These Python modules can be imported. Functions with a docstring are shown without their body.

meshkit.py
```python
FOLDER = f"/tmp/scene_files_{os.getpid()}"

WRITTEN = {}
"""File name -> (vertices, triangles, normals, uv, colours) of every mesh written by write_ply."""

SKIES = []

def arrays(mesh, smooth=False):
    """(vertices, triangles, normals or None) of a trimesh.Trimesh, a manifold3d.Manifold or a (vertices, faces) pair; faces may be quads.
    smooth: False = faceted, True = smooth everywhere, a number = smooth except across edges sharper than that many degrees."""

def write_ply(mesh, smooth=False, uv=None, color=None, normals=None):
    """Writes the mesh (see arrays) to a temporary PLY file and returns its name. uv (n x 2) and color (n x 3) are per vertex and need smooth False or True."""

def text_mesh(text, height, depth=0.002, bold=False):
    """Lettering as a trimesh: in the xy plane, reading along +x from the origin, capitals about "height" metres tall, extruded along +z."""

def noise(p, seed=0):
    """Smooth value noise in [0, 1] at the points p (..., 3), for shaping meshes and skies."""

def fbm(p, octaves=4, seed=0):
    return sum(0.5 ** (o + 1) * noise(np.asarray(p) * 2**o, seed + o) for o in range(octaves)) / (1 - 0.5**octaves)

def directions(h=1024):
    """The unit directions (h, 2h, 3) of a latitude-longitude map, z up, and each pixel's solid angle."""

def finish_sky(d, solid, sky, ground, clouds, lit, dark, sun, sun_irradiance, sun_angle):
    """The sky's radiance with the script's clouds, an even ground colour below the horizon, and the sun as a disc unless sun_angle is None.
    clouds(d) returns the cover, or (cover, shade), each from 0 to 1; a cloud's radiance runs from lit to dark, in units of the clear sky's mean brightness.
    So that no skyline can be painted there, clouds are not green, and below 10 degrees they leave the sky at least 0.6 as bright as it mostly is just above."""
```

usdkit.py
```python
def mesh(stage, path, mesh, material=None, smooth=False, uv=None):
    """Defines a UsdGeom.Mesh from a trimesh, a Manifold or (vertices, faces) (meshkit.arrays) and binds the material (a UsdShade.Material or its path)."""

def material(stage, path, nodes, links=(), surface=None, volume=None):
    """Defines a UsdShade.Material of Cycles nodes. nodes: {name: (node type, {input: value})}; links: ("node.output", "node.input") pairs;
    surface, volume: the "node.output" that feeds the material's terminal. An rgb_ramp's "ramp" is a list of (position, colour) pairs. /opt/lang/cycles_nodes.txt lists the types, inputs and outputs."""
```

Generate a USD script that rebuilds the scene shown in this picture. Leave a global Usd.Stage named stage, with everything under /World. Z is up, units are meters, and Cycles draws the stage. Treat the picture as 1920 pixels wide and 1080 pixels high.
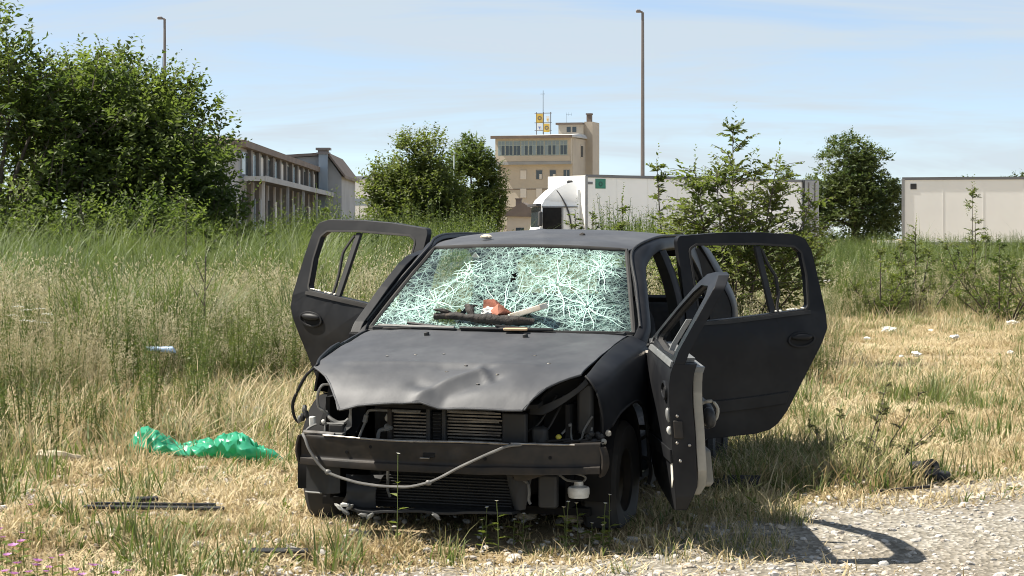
import math, re
import numpy as np, trimesh, manifold3d as m3, usdkit, meshkit
from scipy.interpolate import PchipInterpolator
from scipy.spatial import Delaunay
from pxr import Usd, UsdGeom, UsdLux, UsdShade, Gf, Sdf, Vt

stage = Usd.Stage.CreateInMemory()
UsdGeom.SetStageUpAxis(stage, 'Z'); UsdGeom.SetStageMetersPerUnit(stage, 1.0)
UsdGeom.Xform.Define(stage, '/World')
UsdGeom.Scope.Define(stage, '/World/Looks')

# ---------------------------------------------------------------- camera, sky, sun, exposure
CAM_Z, FPX, HORIZON = 1.445, 3850.0, 445.0            # metres; focal length and horizon row in pixels of the 1920 px photograph
cam = UsdGeom.Camera.Define(stage, '/World/camera')
cam.CreateHorizontalApertureAttr(36.0); cam.CreateVerticalApertureAttr(36.0 * 9 / 16)
cam.CreateFocalLengthAttr(36.0 * FPX / 1920)
cam.CreateVerticalApertureOffsetAttr(-(540 - HORIZON) * 36.0 / 1920)
cam.CreateClippingRangeAttr(Gf.Vec2f(0.1, 5000))
cam.CreateExposureAttr(1.78)
xf = UsdGeom.Xformable(cam); xf.AddTranslateOp().Set(Gf.Vec3d(0, 0, CAM_Z)); xf.AddRotateXOp().Set(90.0)

SUN = np.array([-.69, .08, 1.0]); SUN /= np.linalg.norm(SUN)
SUN_EL, SUN_ROT = math.asin(SUN[2]), math.atan2(SUN[0], SUN[1])
sun = UsdLux.DistantLight.Define(stage, '/World/sun')
sun.CreateNormalizeAttr(True); sun.CreateIntensityAttr(0.90); sun.CreateAngleAttr(0.5); sun.CreateColorAttr(Gf.Vec3f(1.0, .94, .84))
_z = SUN; _x = np.cross([0, 0, 1.0], _z); _x /= np.linalg.norm(_x); _y = np.cross(_z, _x)
UsdGeom.Xformable(sun).AddTransformOp().Set(Gf.Matrix4d(*_x, 0, *_y, 0, *_z, 0, 0, 0, 0, 1))

dome = UsdLux.DomeLight.Define(stage, '/World/sky'); dome.CreateIntensityAttr(1.0)
skymat = usdkit.material(stage, '/World/Looks/sky', {
    'sky': ('sky_texture', dict(sky_type='single_scattering', sun_disc=False, sun_elevation=SUN_EL, sun_rotation=SUN_ROT, altitude=60.0, air_density=0.62, aerosol_density=0.3, ozone_density=1.0)),
    'tc': ('texture_coordinate', {}),
    'sep': ('separate_xyz', {}),
    # direction projected on a flat cloud layer
    'den': ('math', dict(math_type='add', value2=0.10)), 'mx': ('math', dict(math_type='divide')), 'my': ('math', dict(math_type='divide')),
    'lay': ('combine_xyz', dict(z=0.0)),
    'map': ('mapping', dict(scale=(.30, .62, 1), rotation=(0, 0, .35), location=(3.1, 1.7, 0))),
    'n1': ('noise_texture', dict(scale=1.3, detail=9.0, roughness=.60, distortion=1.1)),
    'r1': ('rgb_ramp', dict(ramp=[(0, (0, 0, 0)), (.34, (.08, .08, .08)), (.45, (.36, .36, .36)), (.58, (.85, .85, .85)), (1, (.95, .95, .95))])),
    # small cumulus low over the horizon
    'map2': ('mapping', dict(scale=(34, 34, 62), location=(.4, .2, .3))),
    'n2': ('noise_texture', dict(scale=1.0, detail=6.0, roughness=.6)),
    'r2': ('rgb_ramp', dict(ramp=[(0, (0, 0, 0)), (.57, (0, 0, 0)), (.70, (.8, .8, .8)), (1, (.9, .9, .9))])),
    'band': ('rgb_ramp', dict(ramp=[(0, (0, 0, 0)), (.505, (.0, .0, .0)), (.512, (.55, .55, .55)), (.524, (.9, .9, .9)), (.532, (0, 0, 0)), (1, (0, 0, 0))])),
    'zz': ('math', dict(math_type='multiply_add', value2=.5, value3=.5)),
    'mb': ('mix', dict(mix_type='multiply', fac=1.0)),
    'cl': ('mix', dict(mix_type='screen', fac=1.0)),
    'mixc': ('mix', dict(mix_type='mix', color2=(3.9, 4.4, 4.8))),
    'bw': ('rgb_to_bw', {}),
    'bg': ('background_shader', dict(strength=0.05))},
    [('tc.generated', 'sep.vector'), ('sep.z', 'den.value1'), ('sep.x', 'mx.value1'), ('den.value', 'mx.value2'), ('sep.y', 'my.value1'), ('den.value', 'my.value2'),
     ('mx.value', 'lay.x'), ('my.value', 'lay.y'), ('lay.vector', 'map.vector'), ('map.vector', 'n1.vector'), ('n1.fac', 'r1.fac'),
     ('tc.generated', 'map2.vector'), ('map2.vector', 'n2.vector'), ('n2.fac', 'r2.fac'), ('sep.z', 'zz.value1'), ('zz.value', 'band.fac'),
     ('r2.color', 'mb.color1'), ('band.color', 'mb.color2'), ('r1.color', 'cl.color1'), ('mb.color', 'cl.color2'), ('cl.color', 'bw.color'),
     ('bw.val', 'mixc.fac'), ('sky.color', 'mixc.color1'), ('mixc.color', 'bg.color')], surface='bg.background')
UsdShade.MaterialBindingAPI.Apply(dome.GetPrim()).Bind(skymat)
dome.GetPrim().SetCustomDataByKey('kind', 'structure')

# ---------------------------------------------------------------- helpers
V = np.array
_names = {}
def numbered(parent, name):
    k = (parent, name); n = _names.get(k, 0); _names[k] = n + 1
    return f'{parent}/{name}' if n == 0 else f'{parent}/{name}_{n:03d}'
def tag(prim, label=None, cat=None, group=None, kind=None):
    p = prim.GetPrim() if hasattr(prim, 'GetPrim') else prim
    for k, v in (('label', label), ('category', cat), ('group', group), ('kind', kind)):
        if v: p.SetCustomDataByKey(k, v)
    return p
def obj(name, mesh, mat, parent='/World', smooth=False, **t):
    """one Mesh prim; parent is a path; returns its path"""
    path = numbered(str(parent), name)
    p = usdkit.mesh(stage, path, mesh, MAT[mat] if isinstance(mat, str) else mat, smooth=smooth)
    if t: tag(p, **t)
    return path
def thing(name, label, cat, loc=(0, 0, 0), rz=0, group=None):
    path = numbered('/World', name); x = UsdGeom.Xform.Define(stage, path)
    x.AddTranslateOp().Set(Gf.Vec3d(*map(float, loc)))
    if rz: x.AddRotateZOp().Set(math.degrees(rz))
    tag(x, label, cat, group)
    return path
def cat(*ms): return trimesh.util.concatenate([m for m in ms if m is not None])
def TM(v, f): return trimesh.Trimesh(np.asarray(v, float), np.asarray(f, int), process=False)
def box(x0, x1, y0, y1, z0, z1):
    b = trimesh.creation.box([x1 - x0, y1 - y0, z1 - z0]); b.apply_translation([(x0 + x1) / 2, (y0 + y1) / 2, (z0 + z1) / 2]); return b
def rbox(x0, x1, y0, y1, z0, z1, r=.01, seg=8):
    r = min(r, (x1 - x0) / 2.01, (y1 - y0) / 2.01, (z1 - z0) / 2.01)
    s = m3.Manifold.sphere(r, seg)
    return M2T(m3.Manifold.batch_hull([s.translate((x, y, z)) for x in (x0 + r, x1 - r) for y in (y0 + r, y1 - r) for z in (z0 + r, z1 - r)]))
def M2T(m):
    q = m.to_mesh(); return TM(np.array(q.vert_properties[:, :3]), np.array(q.tri_verts))
def tube(pts, r, sides=7, res=None, cap=True):
    p = np.asarray(pts, float)
    if res:
        d = np.r_[0, np.cumsum(np.linalg.norm(np.diff(p, axis=0), axis=1))]
        p = PchipInterpolator(d, p)(np.linspace(0, d[-1], res)) if len(p) > 2 else p
    n = len(p); rr = np.broadcast_to(np.asarray(r, float), (n,)) if np.ndim(r) == 0 or len(r) == n else np.interp(np.linspace(0, 1, n), np.linspace(0, 1, len(r)), r)
    t = np.gradient(p, axis=0); t /= np.linalg.norm(t, axis=1, keepdims=True) + 1e-12
    a = np.cross(t, np.where(np.abs(t[:, 2:]) < .9, [0, 0, 1.], [1., 0, 0])); a /= np.linalg.norm(a, axis=1, keepdims=True) + 1e-12
    b = np.cross(t, a); ang = np.arange(sides) * 2 * np.pi / sides
    v = p[:, None] + rr[:, None, None] * (np.cos(ang)[None, :, None] * a[:, None] + np.sin(ang)[None, :, None] * b[:, None])
    i, j = np.meshgrid(np.arange(n - 1), np.arange(sides), indexing='ij')
    q = np.stack([i * sides + j, i * sides + (j + 1) % sides, (i + 1) * sides + (j + 1) % sides, (i + 1) * sides + j], -1).reshape(-1, 4)
    v = v.reshape(-1, 3); f = np.vstack([q[:, [0, 1, 2]], q[:, [0, 2, 3]]])
    if cap:
        v = np.vstack([v, p[0], p[-1]]); k = len(v) - 2; jj = np.arange(sides)
        f = np.vstack([f, np.stack([np.full(sides, k), (jj + 1) % sides, jj], 1), np.stack([np.full(sides, k + 1), (n - 1) * sides + jj, (n - 1) * sides + (jj + 1) % sides], 1)])
    return TM(v, f)
def upsample(C, nu, nv):
    C = np.asarray(C, float)
    A = PchipInterpolator(np.arange(C.shape[0]), C, axis=0)(np.linspace(0, C.shape[0] - 1, nu))
    return PchipInterpolator(np.arange(C.shape[1]), A, axis=1)(np.linspace(0, C.shape[1] - 1, nv))
def gridn(G):
    n = np.cross(np.gradient(G, axis=0), np.gradient(G, axis=1)); return n / (np.linalg.norm(n, axis=-1, keepdims=True) + 1e-12)
def solid_grid(G, th, flip=1):
    """a grid of points (m, n, 3) as a closed sheet of thickness th"""
    m, n, _ = G.shape; N = gridn(G) * flip
    v = np.vstack([G.reshape(-1, 3), (G - N * th).reshape(-1, 3)])
    idx = np.arange(m * n).reshape(m, n); k = m * n
    a, b, c, d = idx[:-1, :-1].ravel(), idx[1:, :-1].ravel(), idx[1:, 1:].ravel(), idx[:-1, 1:].ravel()
    f = [np.stack([a, b, c], 1), np.stack([a, c, d], 1), np.stack([a + k, c + k, b + k], 1), np.stack([a + k, d + k, c + k], 1)]
    ring = np.r_[idx[0, :], idx[1:, -1], idx[-1, -2::-1], idx[-2:0:-1, 0]]; r2 = np.roll(ring, -1)
    f += [np.stack([ring, r2, r2 + k], 1), np.stack([ring, r2 + k, ring + k], 1)]
    f = np.vstack(f)
    return TM(v, f if flip > 0 else f[:, ::-1])
def sheet(C, nu, nv, th, flip=1, dent=None):
    G = upsample(C, nu, nv)
    if dent is not None: G = G + gridn(G) * flip * dent(G)[..., None]
    return solid_grid(G, th, flip)
def rot(ax, a): return trimesh.transformations.rotation_matrix(a, ax)
def moved(m, *ts):
    m = m.copy()
    for t in ts: m.apply_transform(t) if np.shape(t) == (4, 4) else m.apply_translation(t)
    return m
def lump(r, seed, amp=.35, sub=2, freq=2.2):
    s = trimesh.creation.icosphere(sub); v = s.vertices * (1 + amp * (meshkit.fbm(s.vertices * freq + 7.3 * seed, 3, seed)[:, None] - .5) * 2)
    return TM(v * np.asarray(r), s.faces)

# ---------------------------------------------------------------- materials
MAT = {}
def pbr(name, col, rough=.6, metal=0., col2=None, nscale=6., bump=0., bscale=40., bdist=.01, spec=.5, rnd=0., bevel=0., lo=.35, hi=.68, detail=6., stretch=None):
    N = {'p': ('principled_bsdf', dict(roughness=rough, metallic=metal, base_color=col, specular_ior_level=spec))}; L = []
    if col2 is not None or bump: N['tc'] = ('texture_coordinate', {}); src = 'tc.object'
    if stretch: N['mp'] = ('mapping', dict(scale=stretch)); L.append(('tc.object', 'mp.vector')); src = 'mp.vector'
    last = None
    if col2 is not None:
        N['n'] = ('noise_texture', dict(scale=nscale, detail=detail, roughness=.62)); N['r'] = ('rgb_ramp', dict(ramp=[(0, col), (lo, col), (hi, col2), (1, col2)]))
        L += [(src, 'n.vector'), ('n.fac', 'r.fac')]; last = 'r.color'
    if rnd:
        N['oi'] = ('object_info', {}); N['mr'] = ('map_range', dict(to_min=1 - rnd, to_max=1 + rnd)); N['h'] = ('hsv', dict(color=col))
        L += [('oi.random', 'mr.value'), ('mr.result', 'h.value')]
        if last: L.append((last, 'h.color'))
        last = 'h.color'
    if last: L.append((last, 'p.base_color'))
    if bump:
        N['bn'] = ('noise_texture', dict(scale=bscale, detail=5.)); N['bu'] = ('bump', dict(strength=bump, distance=bdist)); L += [(src, 'bn.vector'), ('bn.fac', 'bu.height'), ('bu.normal', 'p.normal')]
        if bevel: N['bv'] = ('bevel', dict(radius=bevel)); L.append(('bv.bevel', 'bu.normal'))
    elif bevel: N['bv'] = ('bevel', dict(radius=bevel)); L.append(('bv.bevel', 'p.normal'))
    MAT[name] = usdkit.material(stage, f'/World/Looks/{name}', N, L, surface='p.BSDF')
def leafmat(name, col, col2, trans=.35, rough=.5, rnd=.25, tcol=None, spec=.35, nscale=1.3):
    tcol = tcol or tuple(min(1, c * k) for c, k in zip(col2, (1.25, 1.35, .8)))
    N = {'tc': ('texture_coordinate', {}), 'geo': ('geometry', {}), 'n': ('noise_texture', dict(scale=nscale, detail=3.)), 'r': ('rgb_ramp', dict(ramp=[(0, col), (.35, col), (.65, col2), (1, col2)])),
         'isl': ('map_range', dict(to_min=1 - rnd, to_max=1 + rnd)), 'h': ('hsv', dict(color=col)), 'p': ('principled_bsdf', dict(roughness=rough, specular_ior_level=spec)),
         't': ('translucent_bsdf', {}), 'tm': ('mix', dict(mix_type='multiply', fac=1.0, color2=tuple(b / max(a, 1e-3) for a, b in zip(col2, tcol)))), 'mx': ('mix_closure', dict(fac=trans))}
    L = [('geo.position', 'n.vector'), ('n.fac', 'r.fac'), ('geo.random_per_island', 'isl.value'), ('isl.result', 'h.value'), ('r.color', 'h.color'), ('h.color', 'p.base_color'), ('h.color', 'tm.color1'), ('tm.color', 't.color'),
         ('p.BSDF', 'mx.closure1'), ('t.BSDF', 'mx.closure2')]
    MAT[name] = usdkit.material(stage, f'/World/Looks/{name}', N, L, surface='mx.closure')

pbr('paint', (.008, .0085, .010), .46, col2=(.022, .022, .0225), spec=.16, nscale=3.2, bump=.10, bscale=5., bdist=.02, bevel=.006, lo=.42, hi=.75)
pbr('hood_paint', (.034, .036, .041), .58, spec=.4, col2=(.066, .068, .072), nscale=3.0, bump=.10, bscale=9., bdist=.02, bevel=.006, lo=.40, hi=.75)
pbr('black_plastic', (.010, .010, .011), .55, spec=.35, col2=(.022, .022, .021), nscale=9., bevel=.004)
pbr('dark_inside', (.006, .006, .0065), .8, spec=.2, col2=(.012, .0115, .011), nscale=7.)
pbr('rubber', (.010, .010, .010), .85, col2=(.022, .020, .018), nscale=8.)
pbr('burnt_steel', (.010, .009, .008), .6, metal=.0, spec=.3, col2=(.026, .020, .015), nscale=11., bump=.1, bscale=30., bevel=.003)
pbr('bare_steel', (.36, .34, .31), .42, metal=.7, col2=(.16, .14, .12), nscale=20.)
pbr('alloy_fin', (.20, .18, .15), .5, metal=.5, col2=(.06, .055, .05), nscale=9.)
pbr('grey_hose', (.13, .128, .12), .6, col2=(.06, .06, .057), nscale=14.)
pbr('cable', (.15, .145, .135), .5, col2=(.07, .068, .065), nscale=9.)
pbr('white_plastic', (.55, .55, .52), .5, col2=(.36, .35, .32), nscale=14.)
pbr('card_beige', (.27, .25, .21), .75, col2=(.20, .19, .16), nscale=9., bevel=.006)
pbr('door_grey', (.11, .115, .115), .38, col2=(.17, .17, .165), nscale=6., bevel=.004)
pbr('roof_sheet', (.42, .42, .41), .7, col2=(.32, .32, .31), nscale=.4)
pbr('label_white', (.6, .57, .50), .6)
pbr('yellow_plug', (.45, .38, .05), .5)
pbr('seat_cloth', (.018, .018, .021), .9, col2=(.035, .034, .034), nscale=14.)
pbr('charred_wood', (.014, .011, .009), .8, col2=(.06, .042, .030), nscale=22., bump=.8, bscale=60., bdist=.008, lo=.5, hi=.72)
pbr('brick', (.24, .085, .055), .9, spec=.2, col2=(.33, .15, .105), nscale=18., bump=.5, bscale=70., bdist=.004)
pbr('pale_wood', (.62, .58, .50), .7, col2=(.45, .40, .33), nscale=12., bump=.3, bscale=40., bdist=.003)
pbr('orange_wood', (.60, .40, .24), .75, col2=(.48, .29, .16), nscale=20.)
pbr('limestone', (.52, .46, .36), .85, col2=(.36, .31, .24), nscale=20., bump=.4, bscale=60., bdist=.004)
pbr('litter_white', (.72, .72, .70), .6, col2=(.55, .54, .50), nscale=12.)
pbr('litter_blue', (.30, .42, .60), .45, col2=(.45, .55, .68), nscale=9.)
pbr('straw_pale', (.45, .38, .27), .8, col2=(.33, .27, .18), nscale=15.)
# shattered laminated glass: each splinter its own tint and haze, bright crack edges
MAT['shattered_glass'] = usdkit.material(stage, '/World/Looks/shattered_glass', {
    'geo': ('geometry', {}), 'tc': ('texture_coordinate', {}),
    'wf': ('wireframe', dict(size=.0038)), 'nz': ('noise_texture', dict(scale=16.0, detail=4.)), 'vz': ('voronoi_texture', dict(scale=34.0, feature='distance_to_edge')),
    'isl': ('rgb_ramp', dict(ramp=[(0, (.06,) * 3), (.35, (.32,) * 3), (.65, (.68,) * 3), (1, (1.,) * 3)])), 'hz': ('attribute', dict(attribute='haze')),
    'nzr': ('rgb_ramp', dict(ramp=[(0, (.3,) * 3), (.36, (.5,) * 3), (.6, (1.1,) * 3), (1, (1.3,) * 3)])),
    'wm': ('math', dict(math_type='multiply', value2=.75)), 'vr': ('map_range', dict(from_min=.0, from_max=.06, to_min=.55, to_max=0., clamp=True)),
    'mxa': ('math', dict(math_type='maximum')), 'mxb': ('math', dict(math_type='maximum')),
    'bw': ('rgb_to_bw', {}), 'bw2': ('rgb_to_bw', {}), 'mul0': ('math', dict(math_type='multiply')), 'mul': ('math', dict(math_type='multiply', use_clamp=True)),
    'colr': ('rgb_ramp', dict(ramp=[(0, (.54, .77, .70)), (.5, (.64, .84, .79)), (.85, (.80, .93, .90)), (1, (.95, .98, .96))])),
    'dif': ('diffuse_bsdf', {}), 'trl': ('translucent_bsdf', {}), 'dt': ('mix_closure', dict(fac=.5)),
    'tr': ('transparent_bsdf', dict(color=(.58, .72, .67))), 'gl': ('glossy_bsdf', dict(color=(.9, .97, .95), roughness=.06)), 'fr': ('fresnel', dict(IOR=1.5)),
    'pane': ('mix_closure', {}), 'out': ('mix_closure', {})},
    [('geo.random_per_island', 'isl.fac'), ('tc.object', 'nz.vector'), ('tc.object', 'vz.vector'), ('nz.fac', 'nzr.fac'), ('wf.fac', 'wm.value1'), ('vz.distance', 'vr.value'), ('wm.value', 'mxa.value1'), ('vr.result', 'mxa.value2'),
     ('isl.color', 'bw.color'), ('bw.val', 'mxb.value1'), ('mxa.value', 'mxb.value2'), ('nzr.color', 'bw2.color'), ('mxb.value', 'mul.value1'), ('bw2.val', 'mul0.value1'), ('hz.fac', 'mul0.value2'), ('mul0.value', 'mul.value2'),
     ('geo.random_per_island', 'colr.fac'), ('colr.color', 'dif.color'), ('colr.color', 'trl.color'), ('dif.BSDF', 'dt.closure1'), ('trl.BSDF', 'dt.closure2'),
     ('fr.fac', 'pane.fac'), ('tr.BSDF', 'pane.closure1'), ('gl.BSDF', 'pane.closure2'), ('mul.value', 'out.fac'), ('pane.closure', 'out.closure1'), ('dt.closure', 'out.closure2')], surface='out.closure')
MAT['crack_white'] = usdkit.material(stage, '/World/Looks/crack_white', {'d': ('diffuse_bsdf', dict(color=(.78, .92, .88))), 't': ('translucent_bsdf', dict(color=(.70, .90, .84))), 'm': ('mix_closure', dict(fac=.4))}, [('d.BSDF', 'm.closure1'), ('t.BSDF', 'm.closure2')], surface='m.closure')
# buildings, trucks
pbr('concrete', (.285, .295, .305), .9, col2=(.22, .225, .23), nscale=.35, bump=.2, bscale=2., rnd=0)
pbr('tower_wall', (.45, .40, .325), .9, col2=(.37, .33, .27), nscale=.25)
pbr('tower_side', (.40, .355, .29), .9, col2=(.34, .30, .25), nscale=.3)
pbr('roof_tile', (.15, .115, .095), .9, col2=(.10, .082, .07), nscale=.8)
pbr('roof_grey', (.16, .145, .13), .9, col2=(.11, .10, .09), nscale=.4)
pbr('white_sheet', (.62, .62, .60), .6, col2=(.52, .52, .51), nscale=.3)
pbr('shutter', (.56, .53, .48), .8)
pbr('frame_green', (.30, .36, .34), .6)
pbr('dark_glass', (.020, .028, .032), .08, spec=.9)
pbr('pale_glass', (.16, .20, .21), .15, spec=.9)
pbr('steel_blue', (.20, .24, .28), .5, metal=.3)
pbr('canopy_dark', (.05, .048, .045), .8)
pbr('yellow_sign', (.62, .42, .08), .6)
pbr('white_sign', (.70, .70, .68), .6)
pbr('blue_sign', (.10, .16, .38), .6)
pbr('mast_steel', (.13, .115, .11), .5, metal=.3, col2=(.18, .155, .14), nscale=.6)
pbr('trailer_white', (.80, .79, .76), .45, col2=(.75, .74, .71), nscale=.5)
pbr('trailer_frame', (.14, .14, .145), .5, metal=.2)
pbr('trailer_door', (.28, .28, .28), .5, col2=(.20, .20, .20), nscale=1.2)
pbr('placard_green', (.02, .17, .11), .5)
pbr('placard_ink', (.01, .06, .05), .5)
pbr('cab_white', (.72, .72, .71), .3)
pbr('chassis', (.03, .03, .032), .7)

# ---------------------------------------------------------------- ground
rng = np.random.default_rng(11)
GX = V([-900, -400, -200, -120, -80, -50, *np.arange(-36, -12, 2), *np.arange(-12, 14, .22), *np.arange(14, 38, 2), 50, 80, 120, 200, 400, 900], float)
GY = V([-60, -20, -5, 2, 5, 7, *np.arange(8, 20, .2), *np.arange(20, 40, .7), *np.arange(40, 80, 4), 100, 150, 200, 300, 450, 700, 1100, 1800], float)
def gz(x, y):
    p = np.stack([np.asarray(x, float), np.asarray(y, float), np.zeros_like(np.asarray(x, float))], -1)
    return .10 * (meshkit.fbm(p * .23, 3, 3) - .5) * np.clip((y - 8) / 6, .15, 1) + .03 * (meshkit.fbm(p * 1.7, 3, 9) - .5) + .085 * np.clip((y - 8.9) / 1.0, 0, 1) ** 2 * (3 - 2 * np.clip((y - 8.9) / 1.0, 0, 1))
gx, gy = np.meshgrid(GX, GY, indexing='ij')
far = np.clip((np.hypot(gx, gy) - 60) / 40, 0, 1)
gG = np.stack([gx, gy, gz(gx, gy) * (1 - far)], -1)
m_, n_ = gx.shape; idx = np.arange(m_ * n_).reshape(m_, n_)
a_, b_, c_, d_ = idx[:-1, :-1].ravel(), idx[1:, :-1].ravel(), idx[1:, 1:].ravel(), idx[:-1, 1:].ravel()
MAT['ground'] = usdkit.material(stage, '/World/Looks/ground', {
    'geo': ('geometry', {}), 'n1': ('noise_texture', dict(scale=.55, detail=5.)), 'n2': ('noise_texture', dict(scale=26., detail=7., roughness=.7)), 'n3': ('noise_texture', dict(scale=5., detail=5.)),
    'r1': ('rgb_ramp', dict(ramp=[(0, (.24, .185, .115)), (.42, (.29, .225, .135)), (.6, (.36, .285, .18)), (1, (.42, .35, .24))])),
    'r2': ('rgb_ramp', dict(ramp=[(0, (.35,) * 3), (.4, (.75,) * 3), (.6, (1.05,) * 3), (1, (1.3,) * 3)])),
    'r3': ('rgb_ramp', dict(ramp=[(0, (0,) * 3), (.52, (0,) * 3), (.68, (.6,) * 3), (1, (.7,) * 3)])), 'bw': ('rgb_to_bw', {}),
    'm1': ('mix', dict(mix_type='multiply', fac=1.)), 'm2': ('mix', dict(color2=(.115, .125, .06))),
    'bu': ('bump', dict(strength=.9, distance=.02)), 'p': ('principled_bsdf', dict(roughness=.95, specular_ior_level=.15))},
    [('geo.position', 'n1.vector'), ('geo.position', 'n2.vector'), ('geo.position', 'n3.vector'), ('n1.fac', 'r1.fac'), ('n2.fac', 'r2.fac'), ('n3.fac', 'r3.fac'), ('r3.color', 'bw.color'), ('bw.val', 'm2.fac'),
     ('r1.color', 'm1.color1'), ('r2.color', 'm1.color2'), ('m1.color', 'm2.color1'), ('m2.color', 'p.base_color'), ('n2.fac', 'bu.height'), ('bu.normal', 'p.normal')], surface='p.BSDF')
obj('ground', TM(gG.reshape(-1, 3), np.vstack([np.stack([a_, b_, c_], 1), np.stack([a_, c_, d_], 1)])), 'ground', smooth=True, kind='structure')

# gravel track: an irregular sheet laid over the ground, lower right
import shapely
from shapely.geometry import Polygon, Point
_o = V([(-1.6, 6.5), (-1.45, 8.3), (-.75, 8.78), (-.1, 8.95), (.45, 9.15), (.95, 9.65), (1.35, 10.2), (1.9, 10.75), (2.4, 11.15), (3.1, 12.0), (3.9, 12.9), (5.5, 13.6), (8.5, 14.2), (11.5, 14.4), (11.5, 6.5)])
TRACK = Polygon(_o).buffer(.25).buffer(-.25)
ring = V(TRACK.segmentize(.15).exterior.coords)[:-1]
ring += .09 * (np.stack([meshkit.noise(np.c_[ring * 3.1, ring[:, :1] * 0], 1), meshkit.noise(np.c_[ring * 3.1, ring[:, :1] * 0], 2)], 1) - .5) * 2
TRACK = Polygon(ring).buffer(0)
pts = [ring]
gx2, gy2 = np.meshgrid(np.arange(-1.6, 11.6, .18), np.arange(6.5, 14.5, .18)); q = np.c_[gx2.ravel(), gy2.ravel()]
q = q[shapely.contains_xy(TRACK.buffer(-.08), q[:, 0], q[:, 1])]; pts = np.vstack([ring, q]); tri = Delaunay(pts).simplices
cen = pts[tri].mean(1); tri = tri[shapely.contains_xy(TRACK, cen[:, 0], cen[:, 1])]
MAT['gravel'] = usdkit.material(stage, '/World/Looks/gravel', {
    'geo': ('geometry', {}), 'v': ('voronoi_texture', dict(scale=42., feature='f1')), 'n1': ('noise_texture', dict(scale=.9, detail=5.)), 'n2': ('noise_texture', dict(scale=60., detail=6., roughness=.7)),
    'rc': ('rgb_ramp', dict(ramp=[(0, (.13, .12, .10)), (.4, (.20, .187, .16)), (.7, (.28, .265, .235)), (1, (.39, .375, .345))])), 'bwv': ('rgb_to_bw', {}),
    'r1': ('rgb_ramp', dict(ramp=[(0, (.58, .52, .45)), (.38, (.76, .71, .64)), (.6, (.94, .92, .88)), (1, (1.02, 1.01, .99))])), 'm': ('mix', dict(mix_type='multiply', fac=1.)),
    'bu': ('bump', dict(strength=1., distance=.012)), 'b2': ('bump', dict(strength=.5, distance=.006)), 'p': ('principled_bsdf', dict(roughness=.92, specular_ior_level=.2))},
    [('geo.position', 'v.vector'), ('geo.position', 'n1.vector'), ('geo.position', 'n2.vector'), ('v.color', 'bwv.color'), ('bwv.val', 'rc.fac'), ('n1.fac', 'r1.fac'), ('rc.color', 'm.color1'), ('r1.color', 'm.color2'), ('m.color', 'p.base_color'),
     ('v.distance', 'bu.height'), ('n2.fac', 'b2.height'), ('bu.normal', 'b2.normal'), ('b2.normal', 'p.normal')], surface='p.BSDF')
obj('gravel_track', TM(np.c_[pts, gz(pts[:, 0], pts[:, 1]) + .012], tri), 'gravel', smooth=True, kind='structure')

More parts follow.
